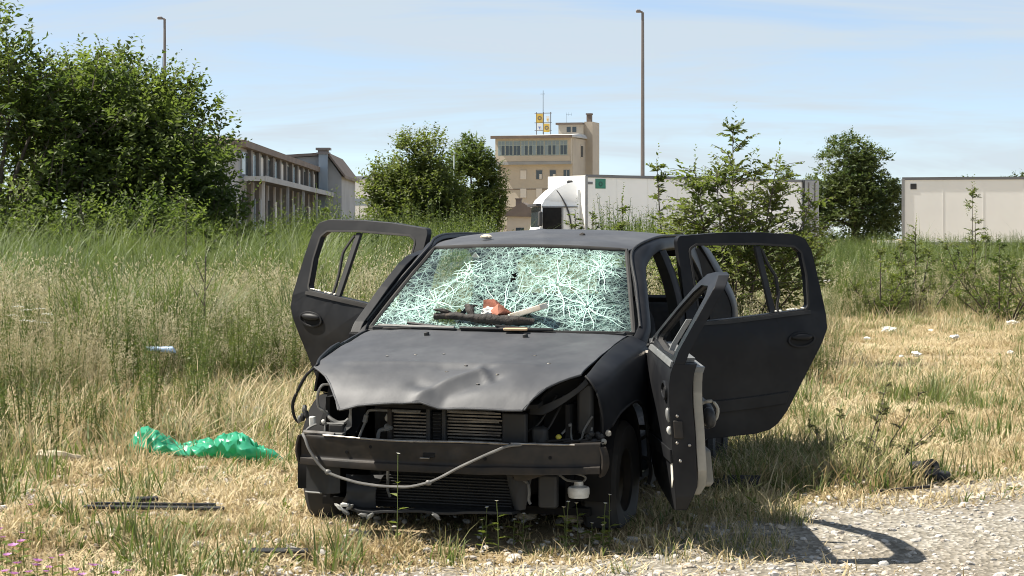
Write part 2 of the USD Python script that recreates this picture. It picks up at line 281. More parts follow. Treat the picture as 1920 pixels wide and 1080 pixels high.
# ---------------------------------------------------------------- the wrecked car (x forward from the front axle, y to its left, z up)
YAW, PITCH, ROLL = .276, -.036, -.010
cF = V([-math.sin(YAW), -math.cos(YAW), PITCH]); cF /= np.linalg.norm(cF)
cL = V([math.cos(YAW), -math.sin(YAW), ROLL]); cL -= cF * (cL @ cF); cL /= np.linalg.norm(cL); cU = np.cross(cF, cL); cO = V([-.194, 9.987, 0])
CAR = numbered('/World', 'wrecked_car'); _c = UsdGeom.Xform.Define(stage, CAR)
_c.AddTransformOp().Set(Gf.Matrix4d(*cF, 0, *cL, 0, *cU, 0, *cO, 1))
tag(_c, 'matte black stripped hatchback wreck with shattered windshield and open doors', 'car')
def c2w(p): return np.atleast_2d(p) @ np.stack([cF, cL, cU]) + cO
def part(name, mesh, mat, parent=None, smooth=30, label=None): return obj(name, mesh, mat, parent or CAR, smooth, **({'label': label} if label else {}))
def crumple(amp, freq, seed, ridge=0.):
    def d(G):
        n = meshkit.fbm(G * freq + seed * 3.1, 4, seed); r = 1 - np.abs(2 * meshkit.fbm(G * freq * .6 + seed, 3, seed + 5) - 1)
        return amp * (n - .5) * 2 + ridge * (r ** 6)
    return d

# hood: flat dented panel whose front corners are cut back for the headlights
zc = PchipInterpolator([-.45, -.25, 0, .2, .38, .5, .6, .66], [.985, .968, .937, .902, .868, .825, .772, .704])
U_, W_ = np.meshgrid(np.linspace(-1, 1, 91), np.linspace(0, 1, 71), indexing='ij')
hy = U_ * (.672 - .022 * W_[:, ::-1]); ay = np.abs(hy)
hxf = .66 - .245 * np.clip((ay - .455) / .205, 0, 1) ** .75; hxr = -.255 - .17 * (ay / .66) ** 2
hx = hxf + (hxr - hxf) * W_
hz = zc(hx) - (.034 - .022 * np.clip((hx + .1) / .5, 0, 1)) * (ay / .66) ** 2.2
P3 = np.stack([hx, hy, hz], -1)
hz = hz + .012 * (meshkit.fbm(P3 * 3.1, 3, 2) - .5) + .006 * (meshkit.fbm(P3 * 11, 3, 4) - .5)
def fold(ax, ay_, bx, by, h, w):
    a, b = V([ax, ay_]), V([bx, by]); q = np.stack([hx, hy], -1); t = np.clip(((q - a) @ (b - a)) / ((b - a) @ (b - a)), 0, 1)
    return h * np.exp(-(np.linalg.norm(q - a - t[..., None] * (b - a), axis=-1) / w) ** 1.5)
hz = hz - .030 * np.clip(-hy / .45, 0, 1.2) ** 2 * np.clip((hx - .50) / .16, 0, 1)
hz = hz + fold(.38, -.5, .36, .42, .006, .02) + fold(.64, -.06, .46, .17, .020, .028) + fold(.62, .06, .50, .26, -.020, .045) + fold(.56, -.10, .60, .0, -.014, .035) + fold(.40, .16, .52, .24, .012, .016) \
    + fold(.42, -.02, .40, .2, -.012, .03) + fold(.05, -.3, -.05, .1, -.010, .10) + fold(.1, .35, -.2, .5, -.008, .06) + fold(.22, .1, .28, .3, .006, .03) + fold(.66, -.35, .66, -.02, .012, .05)
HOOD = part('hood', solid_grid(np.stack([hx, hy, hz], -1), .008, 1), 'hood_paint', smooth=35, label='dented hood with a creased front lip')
def hoodz(x, y): return float(zc(x) - (.034 - .022 * np.clip((x + .1) / .5, 0, 1)) * (abs(y) / .66) ** 2.2)
for x, y in ((-.15, -.28), (-.15, .227)):
    part('washer_nozzle', rbox(x - .012, x + .012, y - .012, y + .012, hoodz(x, y) - .01, hoodz(x, y) + .018, .006), 'black_plastic', HOOD)
pp = [(float(hx[k, 0]), float(hy[k, 0]), float(hz[k, 0]) - .004) for k in range(0, 91, 3)]
part('lip_edge', tube(pp, .0055, 6), 'hood_paint', HOOD)
for k in (22, 31, 40, 46, 51, 58, 63, 70, 77):                                                      # chips where the paint has flaked
    i, j = k, (18 + 7 * k) % 30 + 6
    part('paint_chip', moved(TM(lump((.006, .009, .002), k, .5, 1).vertices, lump((1, 1, 1), k, 0, 1).faces), (hx[i, j], hy[i, j], hz[i, j] + .001)), 'bare_steel', HOOD)

# windshield: crumpled laminated sheet in splinters
def wsz(u, w):            # u across -1..1, w 0 (base) .. 1 (top)
    yb, yt = .695 * u, .53 * u
    B = np.stack([-.26 - .225 * u ** 2, yb, .968 - .015 * u ** 2], -1); T = np.stack([-.985 - .07 * u ** 2, yt, 1.363 - .02 * u ** 2], -1)
    return B + (T - B) * np.asarray(w)[..., None] + np.stack([w * 0, w * 0, .035 * w * (1 - w)], -1)
r0 = np.random.default_rng(5)
hits = [(.42, .52, .5), (.02, .22, .5), (.66, .30, .45), (-.45, .55, .4), (.2, .75, .4), (-.7, .2, .35), (.72, .78, .3), (-.1, .6, .35), (.85, .1, .3)]
S = [np.c_[r0.uniform(-1, 1, 620), r0.uniform(0, 1, 620)]]
for hu, hw, R in hits:
    for k in range(17):
        an = k / 17 * 2 * np.pi + r0.normal(0, .1)
        for rr in np.cumsum(r0.uniform(.35, 1.1, 11)) * R / 7:
            S.append(V([[hu + rr * math.cos(an) * .72 + r0.normal(0, .006), hw + rr * math.sin(an) + r0.normal(0, .008)]]))
S = np.vstack(S); S = S[(np.abs(S[:, 0]) < .985) & (S[:, 1] > .015) & (S[:, 1] < .985)]
e = np.linspace(-1, 1, 40); w_ = np.linspace(0, 1, 22)[1:-1]
S = np.vstack([S, np.c_[e, e * 0], np.c_[e, e * 0 + 1], np.c_[w_ * 0 - 1, w_], np.c_[w_ * 0 + 1, w_]])
T_ = Delaunay(S * V([.62, .85])).simplices
WV = wsz(S[:, 0], S[:, 1]); inn = np.clip(np.minimum(1 - np.abs(S[:, 0]), np.minimum(S[:, 1], 1 - S[:, 1])) * 9, 0, 1)
nrm = V([.47, 0, .88]); dd = -.030 * np.exp(-((S[:, 0] - .02) ** 2 / .09 + (S[:, 1] - .25) ** 2 / .03)) + .022 * (meshkit.fbm(WV * 6, 3, 8) - .5) + r0.normal(0, .0042, len(S))
WV = WV + (dd * inn)[:, None] * nrm
cen = S[T_].mean(1); hole = (np.hypot((cen[:, 0] - .03) / .09, (cen[:, 1] - .20) / .09) < 1) | (np.hypot((cen[:, 0] + .28) / .05, (cen[:, 1] - .2) / .05) < 1) | (np.hypot((cen[:, 0] - .02) / .03, (cen[:, 1] - .62) / .05) < 1)
T_ = T_[~hole]
WS = part('windshield', TM(WV[T_].reshape(-1, 3), np.arange(len(T_) * 3).reshape(-1, 3)), 'shattered_glass', smooth=False, label='shattered windshield, pale green splinters held in the sheet')
q = S[T_].reshape(-1, 2); q3 = np.c_[q * V([2.2, 2.6]), q[:, :1] * 0]                # how finely the sheet is crushed
hazev = .74 + 1.6 * np.clip(meshkit.fbm(q3 * 1.5 + 2.2, 4, 17) - .33, 0, 1) + sum(a * np.exp(-((q[:, 0] - u) ** 2 + ((q[:, 1] - w) * 1.3) ** 2) / r ** 2) for u, w, a, r in [(.42, .48, .7, .30), (.05, .20, .9, .28), (.75, .75, .5, .2), (.62, .25, .5, .25), (-.72, .15, .6, .25), (-.45, .62, .3, .16), (.9, .15, .5, .12), (.1, .9, .25, .35)]) \
    - 1.0 * np.exp(-((q[:, 0] + .62) ** 2 / .04 + (q[:, 1] - .80) ** 2 / .06)) - .45 * np.exp(-((q[:, 0] - .0) ** 2 / .04 + (q[:, 1] - .85) ** 2 / .010)) - .5 * np.exp(-((q[:, 0] + .42) ** 2 / .008 + (q[:, 1] - .55) ** 2 / .06)) - .6 * np.exp(-((q[:, 0] - .96) ** 2 / .004)) - .4 * np.exp(-((q[:, 0] - .75) ** 2 / .03 + (q[:, 1] - .08) ** 2 / .01))
UsdGeom.PrimvarsAPI(stage.GetPrimAtPath(WS)).CreatePrimvar('haze', Sdf.ValueTypeNames.FloatArray, 'vertex').Set(Vt.FloatArray.FromNumpy(np.clip(hazev, .10, 1.5).astype(np.float32)))
def onglass(u, w, lift_=.004): return wsz(V([u]), V([w]))[0] + nrm * (lift_ - .030 * math.exp(-((u - .02) ** 2 / .09 + (w - .25) ** 2 / .03)) * min(1, 9 * min(1 - abs(u), w, 1 - w)))
rc = np.random.default_rng(66)
for hu, hw, R in [(.42, .52, .5), (.05, .25, .42), (.68, .28, .42), (-.55, .30, .40), (.76, .74, .30), (-.42, .66, .30)]:
    CR = []; ns = 15; angs = np.arange(ns) / ns * 2 * np.pi + rc.normal(0, .14, ns); lens = R * rc.uniform(.45, 1.15, ns)
    ins = lambda u, w: abs(u) < .965 and .03 < w < .97
    for a, l in zip(angs, lens):
        pl, aa = [], a
        for r in np.linspace(.02, l, 7):
            aa += rc.normal(0, .07); u, w = hu + r * .72 * math.cos(aa), hw + r * math.sin(aa)
            if not ins(u, w): break
            pl.append(onglass(u, w))
        if len(pl) > 2: CR.append(tube(pl, [.0026, .0020, .0012], 4))
    for r in (R * .16, R * .30, R * .47):
        for a0, a1 in zip(angs, np.roll(angs, -1)):
            if rc.random() < .3: continue
            p0, p1 = (hu + r * .72 * math.cos(a0), hw + r * math.sin(a0)), (hu + r * .72 * math.cos(a1), hw + r * math.sin(a1))
            if ins(*p0) and ins(*p1) and abs(p1[0] - p0[0]) < .3: CR.append(tube([onglass(*p0), onglass((p0[0] + p1[0]) / 2, (p0[1] + p1[1]) / 2 + .01), onglass(*p1)], .0017, 4))
    obj('impact_cracks', cat(*CR), 'crack_white', WS, 30, kind='stuff')
# black border and rubber frame round the glass
u1 = np.linspace(-1, 1, 30); w1 = np.linspace(0, 1, 16)
loop = np.vstack([wsz(u1, u1 * 0), wsz(w1 * 0 + 1, w1)[1:], wsz(u1[::-1], u1 * 0 + 1)[1:], wsz(w1 * 0 - 1, w1[::-1])[1:]])
part('windshield_seal', tube(loop, .013, 7, cap=False), 'rubber')
G = np.stack([wsz(np.linspace(-.97, .97, 30), np.full(30, w)) for w in (.0, .055)], 0) - V([.004, 0, .008]); part('glass_border', solid_grid(G, .003, -1), 'black_plastic', WS)
G = np.stack([wsz(np.linspace(.28, .97, 16), np.full(16, w)) for w in (.045, .115)], 0) - V([.004, 0, .008]); part('glass_border', solid_grid(G, .003, -1), 'black_plastic', WS)
# cowl and wipers
C = [[(-.235 - .20 * u * u, .69 * u, .952 - .014 * u * u) for u in np.linspace(-1, 1, 9)], [(-.275 - .225 * u * u, .70 * u, .955 - .014 * u * u) for u in np.linspace(-1, 1, 9)], [(-.36 - .225 * u * u, .70 * u, .93) for u in np.linspace(-1, 1, 9)]]
part('cowl', sheet(C, 8, 30, .01, 1), 'black_plastic')
for y0, y1 in ((-.62, -.17), (-.14, .33)):
    ps = [(-.245 - .20 * (y / .69) ** 2, y, .985 - .012 * (y / .69) ** 2) for y in np.linspace(y0, y1, 6)]
    wp = part('wiper', tube(ps, .009, 6), 'grey_hose' if y0 < -.3 else 'black_plastic'); part('wiper_arm', tube([(ps[-1][0] - .02, ps[-1][1], .975), (ps[2][0], ps[2][1], .998)], .008, 6), 'black_plastic', wp)

# roof skin and body sides
rx = [-.985, -1.2, -1.5, -1.9, -2.4, -2.8, -3.0]; rz = [1.366, 1.395, 1.414, 1.420, 1.402, 1.36, 1.32]; rw = [.535, .575, .60, .612, .60, .565, .54]
C = [[(x - (.075 * u * u if i == 0 else .03 * u * u if i == 1 else 0), w * u, z - (.022 + .010 * min(i, 2)) * abs(u) ** 2.6) for u in np.linspace(-1, 1, 9)] for i, (x, z, w) in enumerate(zip(rx, rz, rw))]
def roofd(G):
    return .013 * (meshkit.fbm(G * 3.3 + 4, 3, 12) - .5) - .014 * np.exp(-((G[..., 0] + 1.35) ** 2 / .03 + (G[..., 1] - .12) ** 2 / .08)) - .010 * np.exp(-((G[..., 0] + 1.5) ** 2 / .05 + (G[..., 1] + .3) ** 2 / .02)) + .006 * np.exp(-(np.abs(G[..., 1] - .02 - .3 * (G[..., 0] + 1.3)) / .02))
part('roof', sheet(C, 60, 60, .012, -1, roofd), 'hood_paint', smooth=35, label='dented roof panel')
A0 = V([(-.40, .675, .93), (-.50, .712, .985), (-.76, .635, 1.165), (-1.05, .553, 1.345), (-1.25, .585, 1.386), (-1.5, .605, 1.40), (-1.9, .617, 1.392), (-2.3, .607, 1.375), (-2.62, .58, 1.34)])
B0 = V([(-.46, .765, .90), (-.55, .765, .955), (-.80, .70, 1.13), (-1.06, .64, 1.272), (-1.25, .642, 1.322), (-1.5, .652, 1.338), (-1.9, .660, 1.330), (-2.18, .668, 1.26), (-2.33, .70, 1.13)])
zarch = lambda x, cx: .30 + math.sqrt(max(0, .35 ** 2 - (x - cx) ** 2)) if abs(x - cx) < .345 else .26
for s in (1, -1):
    M = V([1, s, 1])
    mid = (A0 + B0) / 2 + V([.012, .012, .010])
    part('roof_rail', sheet(np.stack([A0, mid, B0, B0 - V([0, .03, .015])], 0) * M, 14, 60, .02, s), 'paint')
    part('door_seal', tube((B0[1:] - V([0, .035, .006])) * M, .013, 6, 40), 'rubber')
    part('drip_channel', tube((A0[1:8] + V([0, .012, .003])) * M, .007, 6, 40), 'black_plastic')
    # B pillar
    C = [[(-1.31, .655, 1.33), (-1.32, .765, .93), (-1.31, .785, .36)], [(-1.36, .675, 1.335), (-1.38, .782, .93), (-1.38, .80, .36)], [(-1.43, .66, 1.335), (-1.46, .768, .93), (-1.49, .785, .36)]]
    part('door_pillar', sheet(V(C) * M, 9, 24, .07, -s), 'paint')
    # rear quarter panel, cut out over the rear wheel
    cols = [(-2.44, -2.60, -2.68, -2.50), (-2.52, -2.66, -2.72, -2.56), (-2.68, -2.76, -2.80, -2.78), (-2.88, -2.92, -2.98, -2.98), (-2.99, -3.03, -3.06, -3.06)]
    C = []
    for i, (xa, xb, xc, xd) in enumerate(cols):
        k = (0, .01, .005, -.03, -.09)[i]
        C.append([(xa, .645 + k, 1.32 - .02 * i), (xb, .725 + k, 1.12), (xc, .80 + k, .92), (xd, .815 + k, max(.66, zarch(xd, -2.47)) if i < 3 else .60), (xd, .80 + k, (.655, .648, .56, .40, .36)[i])])
    part('quarter_panel', sheet(V(C) * M, 26, 26, .02, s), 'paint')
    C = [[(-2.44, .638, 1.30), (-2.60, .718, 1.12), (-2.68, .795, .92), (-2.50, .81, .70), (-2.12, .80, .40)], [(-2.24, .57, 1.30), (-2.42, .64, 1.12), (-2.46, .70, .92), (-2.33, .72, .70), (-2.2, .72, .40)]]
    part('door_jamb', sheet(V(C) * M, 5, 24, .02, -s), 'dark_inside')
    part('sill', sheet(V([[(-.38, .80, .22), (-2.12, .80, .24)], [(-.38, .815, .30), (-2.12, .815, .32)], [(-.38, .78, .36), (-2.12, .78, .37)], [(-.38, .66, .37), (-2.12, .66, .38)]]) * M, 12, 20, .02, -s), 'paint')
# fenders
FX = [.425, .36, .25, .02, -.2, -.32, -.43]
top = [(.415, .668, .835), (.34, .672, .852), (.2, .675, .882), (0, .677, .912), (-.2, .680, .935), (-.32, .684, .944), (-.44, .692, .950)]
sh1 = [(.432, .712, .80), (.35, .735, .815), (.24, .755, .83), (.02, .768, .852), (-.2, .775, .868), (-.32, .778, .877), (-.44, .782, .885)]
sh2 = [(.435, .742, .72), (.36, .772, .725), (.25, .79, .735), (.02, .800, .75), (-.2, .802, .75), (-.32, .802, .74), (-.43, .80, .72)]
low = [(.430, .752, .535), (.37, .785, .605), (.27, .803, .655), (.02, .812, .678), (-.2, .808, .632), (-.31, .803, .54), (-.40, .80, .30)]
FEN = part('fender', sheet([top, sh1, sh2, low], 34, 46, .012, 1, crumple(.005, 4, 3)), 'paint', smooth=40)
part('fender_edge', tube([(.416, .668, .833), (.436, .705, .80), (.440, .742, .72), (.436, .755, .63), (.432, .752, .535), (.425, .745, .47)], .006, 6, 24), 'paint', FEN)
part('arch_lip', tube([(x, y - .006, z) for x, y, z in low[1:]], .010, 6, 30), 'black_plastic', FEN)
k = 4
FEN2 = part('fender', sheet(V([top[3:], sh1[3:], sh2[3:], low[3:]]) * V([1, -1, 1]), 24, 26, .012, -1, crumple(.01, 4, 6)), 'paint', smooth=40, label='torn right fender with its front half missing')
part('fender_edge', tube(V([(.0, .685, .915), (.30, .668, .87), (.415, .640, .850), (.43, .69, .80), (.432, .735, .72), (.425, .762, .65), (.42, .756, .60), (.41, .735, .57)]) * V([1, -1, 1]), [.008, .012, .010, .008, .007, .008, .009, .007], 6, 36), 'paint', FEN2)
part('fender_edge', sheet(V([[(.40, .64, .842), (.2, .672, .88), (-.05, .68, .92)], [(.40, .66, .822), (.2, .70, .855), (-.05, .74, .88)]]) * V([1, -1, 1]), 4, 12, .008, -1), 'paint', FEN2)

# wheels
def wheel(x, y, z, s, r=.285, flat=0.):
    prof = V([(.15, -.075), (.20, -.088), (.26, -.085), (.282, -.06), (.285, 0), (.282, .06), (.26, .085), (.20, .088), (.15, .075), (.15, -.075)])
    ty = trimesh.creation.revolve(prof, sections=40); ty.apply_transform(rot([1, 0, 0], np.pi / 2)); v = ty.vertices.copy(); v[:, 2] = np.maximum(v[:, 2], -r + flat)
    ty = TM(v + V([x, y, z]), ty.faces); t = part('wheel', ty, 'rubber')
    rim = trimesh.creation.revolve(V([(.001, .02), (.05, .025), (.09, .04), (.13, .035), (.148, .06), (.155, .072), (.160, .06), (.155, .0), (.001, 0)]), sections=32); rim.apply_transform(rot([1, 0, 0], -np.pi / 2 * s))
    part('rim', moved(rim, (x, y, z)), 'burnt_steel', t)
wheel(0, .69, .300, 1, flat=.08); wheel(0, -.69, .290, -1, flat=.08); wheel(-2.47, .70, .19, 1); wheel(-2.47, -.70, .19, -1)
for s in (1, -1):
    an = np.linspace(-.15, np.pi + .1, 16)
    part('arch_liner', sheet([[(.34 * math.cos(a), .60 * s, .30 + .36 * math.sin(a)) for a in an], [(.345 * math.cos(a), .77 * s, .30 + .365 * math.sin(a)) for a in an]], 4, 30, .006, s), 'dark_inside')
    part('wing_wall', box(-.40, .42, .585 * s - .01, .585 * s + .01, .22, .70), 'dark_inside')

# ---------------- the bare front end
bx = lambda y: .62 - .05 * (abs(y) / .75) ** 2.5
YB = np.linspace(-.655, .775, 14)
prof = [(-.07, .528), (-.002, .534), (.004, .520), (0, .445), (.004, .432), (.016, .425), (.018, .395), (-.06, .392)]
BEAM = part('bumper_beam', sheet([[(bx(y) + dx, y, z + .010 * abs(y / .7) ** 3 + (.004 if y > .3 else 0)) for y in YB] for dx, z in prof], 24, 60, .004, 1, crumple(.003, 7, 9)), 'burnt_steel', smooth=35, label='bare steel bumper beam')
part('bright_edge', tube([(bx(y) + .003, y, .536 + .010 * abs(y / .7) ** 3 + .003 * math.sin(9 * y)) for y in np.linspace(-.54, .36, 14)], .0045, 5, 40), 'bare_steel', BEAM)
part('bright_edge', tube([(bx(y) + .003, y, .540) for y in (.37, .45, .50, .505, .52, .66)], .004, 5), 'bare_steel', BEAM)
part('tow_slot', rbox(.618, .626, -.045, .012, .462, .484, .004), 'dark_inside', BEAM); part('slot_tongue', rbox(.622, .640, -.056, -.010, .458, .463, .002), 'bare_steel', BEAM)
for y, z in ((-.42, .47), (.25, .465), (.55, .48), (-.30, .50)): part('bolt_hole', moved(trimesh.creation.cylinder(.008, .004, sections=10), rot([0, 1, 0], np.pi / 2), (bx(y) + .003, y, z)), 'dark_inside', BEAM)
part('beam_end', sheet([[(.575, .772, .535), (.56, .80, .53)], [(.58, .79, .47), (.54, .81, .46)], [(.575, .775, .395), (.55, .79, .40)]], 10, 6, .01, 1), 'burnt_steel', BEAM)
part('beam_end', sheet([[(.56, -.66, .54), (.60, -.665, .54)], [(.56, -.675, .47), (.60, -.68, .47)], [(.56, -.665, .40), (.60, -.665, .41)]], 8, 5, .01, 1), 'burnt_steel', BEAM)
part('loose_cable', tube([(.60, -.640, .545), (.645, -.615, .535), (.665, -.585, .484), (.675, -.494, .385), (.68, -.40, .355), (.68, -.324, .339), (.68, -.20, .330), (.68, -.117, .331), (.68, -.015, .352), (.68, .163, .440), (.665, .314, .511), (.63, .37, .532), (.60, .43, .535), (.56, .47, .535)], .0068, 7, 70), 'cable', label='pale loose cable drooping over the bumper beam')
for t in (.28, .62): part('cable_clip', moved(lump((.011, .016, .013), int(t * 50), .2, 1), [(.672, -.49, .384), (.68, -.0, .356)][t > .5]), 'cable')
# radiator with its fins, in two visible fields
RAD = part('radiator', box(.44, .462, -.245, .30, .505, .668), 'dark_inside')
fins = [box(.463, .482, -.235, -.07, z, z + .0065) for z in np.arange(.518, .655, .0155)]; part('fins', cat(*fins), 'alloy_fin', RAD)
fins2 = [moved(box(.463, .490, .028, .288, z, z + .0075), rot([1, 0, 0], r0.normal(0, .006))) for z in np.arange(.522, .655, .0145)]; part('fins', cat(*fins2), 'alloy_fin', RAD, label='pale bent cooling fins')
part('radiator_tank', rbox(.455, .50, -.262, -.238, .505, .665, .006), 'burnt_steel', RAD)
part('top_rail', tube([(.49, .03, .664), (.49, .12, .662), (.49, .26, .660)], .005, 6), 'bare_steel', RAD)
for y in (-.068, .008): part('centre_bracket', rbox(.47, .51, y, y + .02, .505, .672, .005), 'black_plastic', RAD)
part('latch_plate', rbox(.465, .49, -.045, .005, .52, .655, .005), 'dark_inside', RAD)
fins3 = [box(.49, .495, -.04, .0, z, z + .004) for z in np.arange(.53, .65, .016)]; part('fins', cat(*fins3), 'black_plastic', RAD)
part('radiator_side_panel', rbox(.465, .505, .295, .412, .505, .665, .01), 'black_plastic')
part('top_panel', sheet([[(.50, -.44, .688), (.55, -.2, .676), (.56, .1, .674), (.54, .48, .692)], [(.46, -.44, .70), (.48, -.2, .70), (.48, .1, .70), (.46, .48, .70)]], 5, 30, .02, 1, crumple(.006, 8, 2)), 'dark_inside')
part('engine', cat(rbox(-.1, .33, -.40, .42, .25, .80, .05), rbox(.1, .36, -.30, .05, .45, .74, .03), moved(trimesh.creation.cylinder(.07, .12, sections=18), rot([0, 1, 0], np.pi / 2), (.36, .3, .45))), 'dark_inside')
part('firewall', box(-.46, -.42, -.66, .66, .30, .92), 'dark_inside'); part('floor_pan', box(-2.95, .30, -.66, .66, .17, .205), 'dark_inside')
LOWR = part('lower_radiator', box(.44, .46, -.36, .345, .20, .372), 'dark_inside')
part('fins', cat(*[box(.461, .476, -.345, .335, z, z + .006) for z in np.arange(.225, .36, .0135)]), 'black_plastic', LOWR)
part('tube_rail', tube([(.49, -.26, .37), (.492, -.262, .28), (.49, -.25, .25)], .007, 6), 'grey_hose', LOWR)
# loose brackets, flaps and hoses; each placed where it hangs
part('lower_flap', sheet([[(.55, -.642, .410), (.56, -.56, .412), (.54, -.478, .412)], [(.555, -.644, .265), (.565, -.56, .262), (.545, -.478, .266)]], 8, 10, .008, 1, crumple(.006, 9, 3)), 'black_plastic')
part('flap_edge', tube([(.56, -.645, .268), (.568, -.56, .266)], .005, 5), 'grey_hose')
part('lower_shield', sheet([[(.50, -.465, .35), (.51, -.37, .352), (.50, -.277, .355)], [(.56, -.44, .28), (.56, -.37, .28), (.55, -.30, .28)], [(.53, -.475, .222), (.55, -.38, .205), (.53, -.303, .203)]], 10, 10, .008, 1, crumple(.008, 9, 4)), 'black_plastic')
part('undertray', sheet([[(.60, -.45, .222), (.62, -.30, .196), (.62, .04, .208), (.60, .37, .212)], [(.45, -.45, .20), (.45, -.3, .18), (.45, .04, .19), (.45, .37, .20)]], 6, 30, .012, 1, crumple(.012, 7, 5)), 'black_plastic')
for k, (y, z) in enumerate([(-.45, .215), (-.425, .228), (-.40, .218), (-.42, .196), (-.33, .185), (-.30, .180), (.02, .195)]):
    part('broken_shard', moved(lump((.006, .024, .010), 30 + k, .6, 1), rot([1, 0, 0], .6 * (k % 3 - 1)), (.63, y, z)), 'white_plastic' if k < 2 else 'grey_hose')
part('bracket', sheet([[(.50, .318, .385), (.51, .38, .40), (.50, .444, .409)], [(.51, .335, .30), (.52, .37, .31), (.51, .43, .32)], [(.50, .356, .221), (.51, .38, .22), (.50, .407, .224)]], 10, 10, .012, 1, crumple(.008, 11, 6)), 'black_plastic')
part('bracket', rbox(.47, .52, .47, .56, .235, .39, .012), 'black_plastic'); part('bracket', sheet([[(.56, .33, .405), (.57, .42, .42), (.56, .56, .41), (.55, .72, .415)], [(.55, .36, .375), (.55, .41, .36), (.55, .55, .398), (.54, .7, .40)]], 5, 20, .01, 1), 'burnt_steel')
part('hook', tube([(.51, .40, .36), (.52, .425, .345), (.52, .43, .30), (.51, .425, .27), (.51, .435, .25)], .007, 6, 16), 'grey_hose')
part('fluid_reservoir', moved(trimesh.creation.revolve(V([(.001, -.03), (.045, -.028), (.05, -.01), (.05, .012), (.046, .02), (.03, .024), (.022, .028), (.02, .045), (.001, .047)]), sections=24), (.45, .645, .31)), 'white_plastic', label='small pale fluid reservoir')
part('reservoir_hose', tube([(.45, .64, .355), (.47, .60, .36), (.48, .57, .38), (.48, .54, .40)], .006, 6, 14), 'grey_hose')
part('reservoir_hose', tube([(.44, .66, .35), (.46, .68, .375), (.47, .64, .392), (.48, .58, .395)], .005, 6, 14), 'grey_hose')
part('support_strut', sheet([[(.49, -.452, .70), (.49, -.441, .70)], [(.50, -.447, .64), (.50, -.434, .64)], [(.50, -.458, .585), (.50, -.434, .58)], [(.51, -.485, .545), (.51, -.462, .545)], [(.51, -.485, .505), (.51, -.452, .505)]], 16, 4, .006, -1), 'grey_hose')
part('pipe', tube([(.49, -.10, .655), (.49, -.30, .655), (.49, -.352, .652), (.49, -.362, .64), (.49, -.371, .601), (.50, -.385, .56), (.50, -.40, .522)], .0065, 6, 30), 'grey_hose')
part('pipe_sleeve', tube([(.49, -.366, .63), (.49, -.375, .595)], .012, 8), 'grey_hose')
part('pipe', tube([(.50, -.245, .568), (.50, -.285, .566), (.50, -.302, .552), (.50, -.306, .52)], .009, 7, 16), 'grey_hose'); part('pipe_joint', moved(lump((.02, .022, .02), 4, .2, 1), (.49, -.258, .575)), 'grey_hose')
part('pipe_joint', moved(lump((.018, .016, .02), 6, .3, 1), (.48, -.262, .62)), 'card_beige')
part('pipe', tube([(.47, -.52, .766), (.49, -.575, .766), (.50, -.59, .755), (.50, -.606, .70), (.50, -.600, .66), (.50, -.58, .645), (.49, -.56, .63)], .007, 6, 30), 'grey_hose')
part('pipe', tube([(.48, -.57, .64), (.50, -.53, .60), (.50, -.50, .588), (.50, -.475, .592), (.50, -.452, .61)], [.006, .010, .012, .011, .008], 6, 20), 'grey_hose')
part('plug_socket', rbox(.50, .53, -.64, -.612, .57, .618, .006), 'white_plastic')
part('cross_rod', tube([(.58, -.645, .552), (.57, -.56, .548), (.56, -.50, .543)], .010, 6), 'bare_steel')
part('bracket', cat(tube([(.54, -.555, .55), (.54, -.553, .582), (.54, -.545, .59), (.54, -.46, .59)], .005, 5), rbox(.52, .56, -.56, -.46, .53, .548, .004)), 'grey_hose')
part('fuse_box', rbox(.46, .52, -.545, -.47, .535, .585, .008), 'black_plastic'); part('bolt', moved(lump((.010, .010, .010), 8, .1, 1), (.55, -.558, .60)), 'white_plastic')
part('ground_strap', tube([(.54, -.655, .54), (.54, -.635, .565), (.53, -.60, .583)], .006, 5, 10), 'grey_hose')
for k, (y, z) in enumerate([(-.70, .64), (-.71, .60), (-.725, .59), (-.69, .615)]): part('broken_shard', moved(lump((.01, .012, .02), 50 + k, .5, 1), (.43, y, z)), 'black_plastic' if k % 2 else 'grey_hose')
part('headlight_well', sheet([[(.34, -.62, .83), (.36, -.5, .80), (.38, -.44, .72)], [(.28, -.64, .70), (.28, -.52, .68), (.30, -.44, .64)], [(.34, -.66, .56), (.36, -.54, .53), (.40, -.46, .52)]], 16, 16, .01, 1, crumple(.012, 9, 7)), 'dark_inside')
part('headlight_well', sheet([[(.34, .66, .815), (.38, .55, .79), (.42, .46, .715)], [(.28, .70, .68), (.28, .57, .66), (.32, .45, .62)], [(.36, .72, .54), (.38, .58, .52), (.42, .44, .51)]], 16, 16, .01, -1, crumple(.012, 9, 8)), 'dark_inside')
part('front_panel', sheet([[(.44, .415, .70), (.45, .45, .69), (.42, .60, .76), (.40, .665, .825)], [(.46, .415, .66), (.46, .47, .655), (.42, .60, .73), (.41, .68, .80)]], 5, 24, .012, 1), 'black_plastic')
part('front_panel', rbox(.36, .40, .62, .70, .56, .80, .02), 'black_plastic'); part('front_panel', rbox(.42, .47, .42, .50, .51, .60, .02), 'black_plastic')
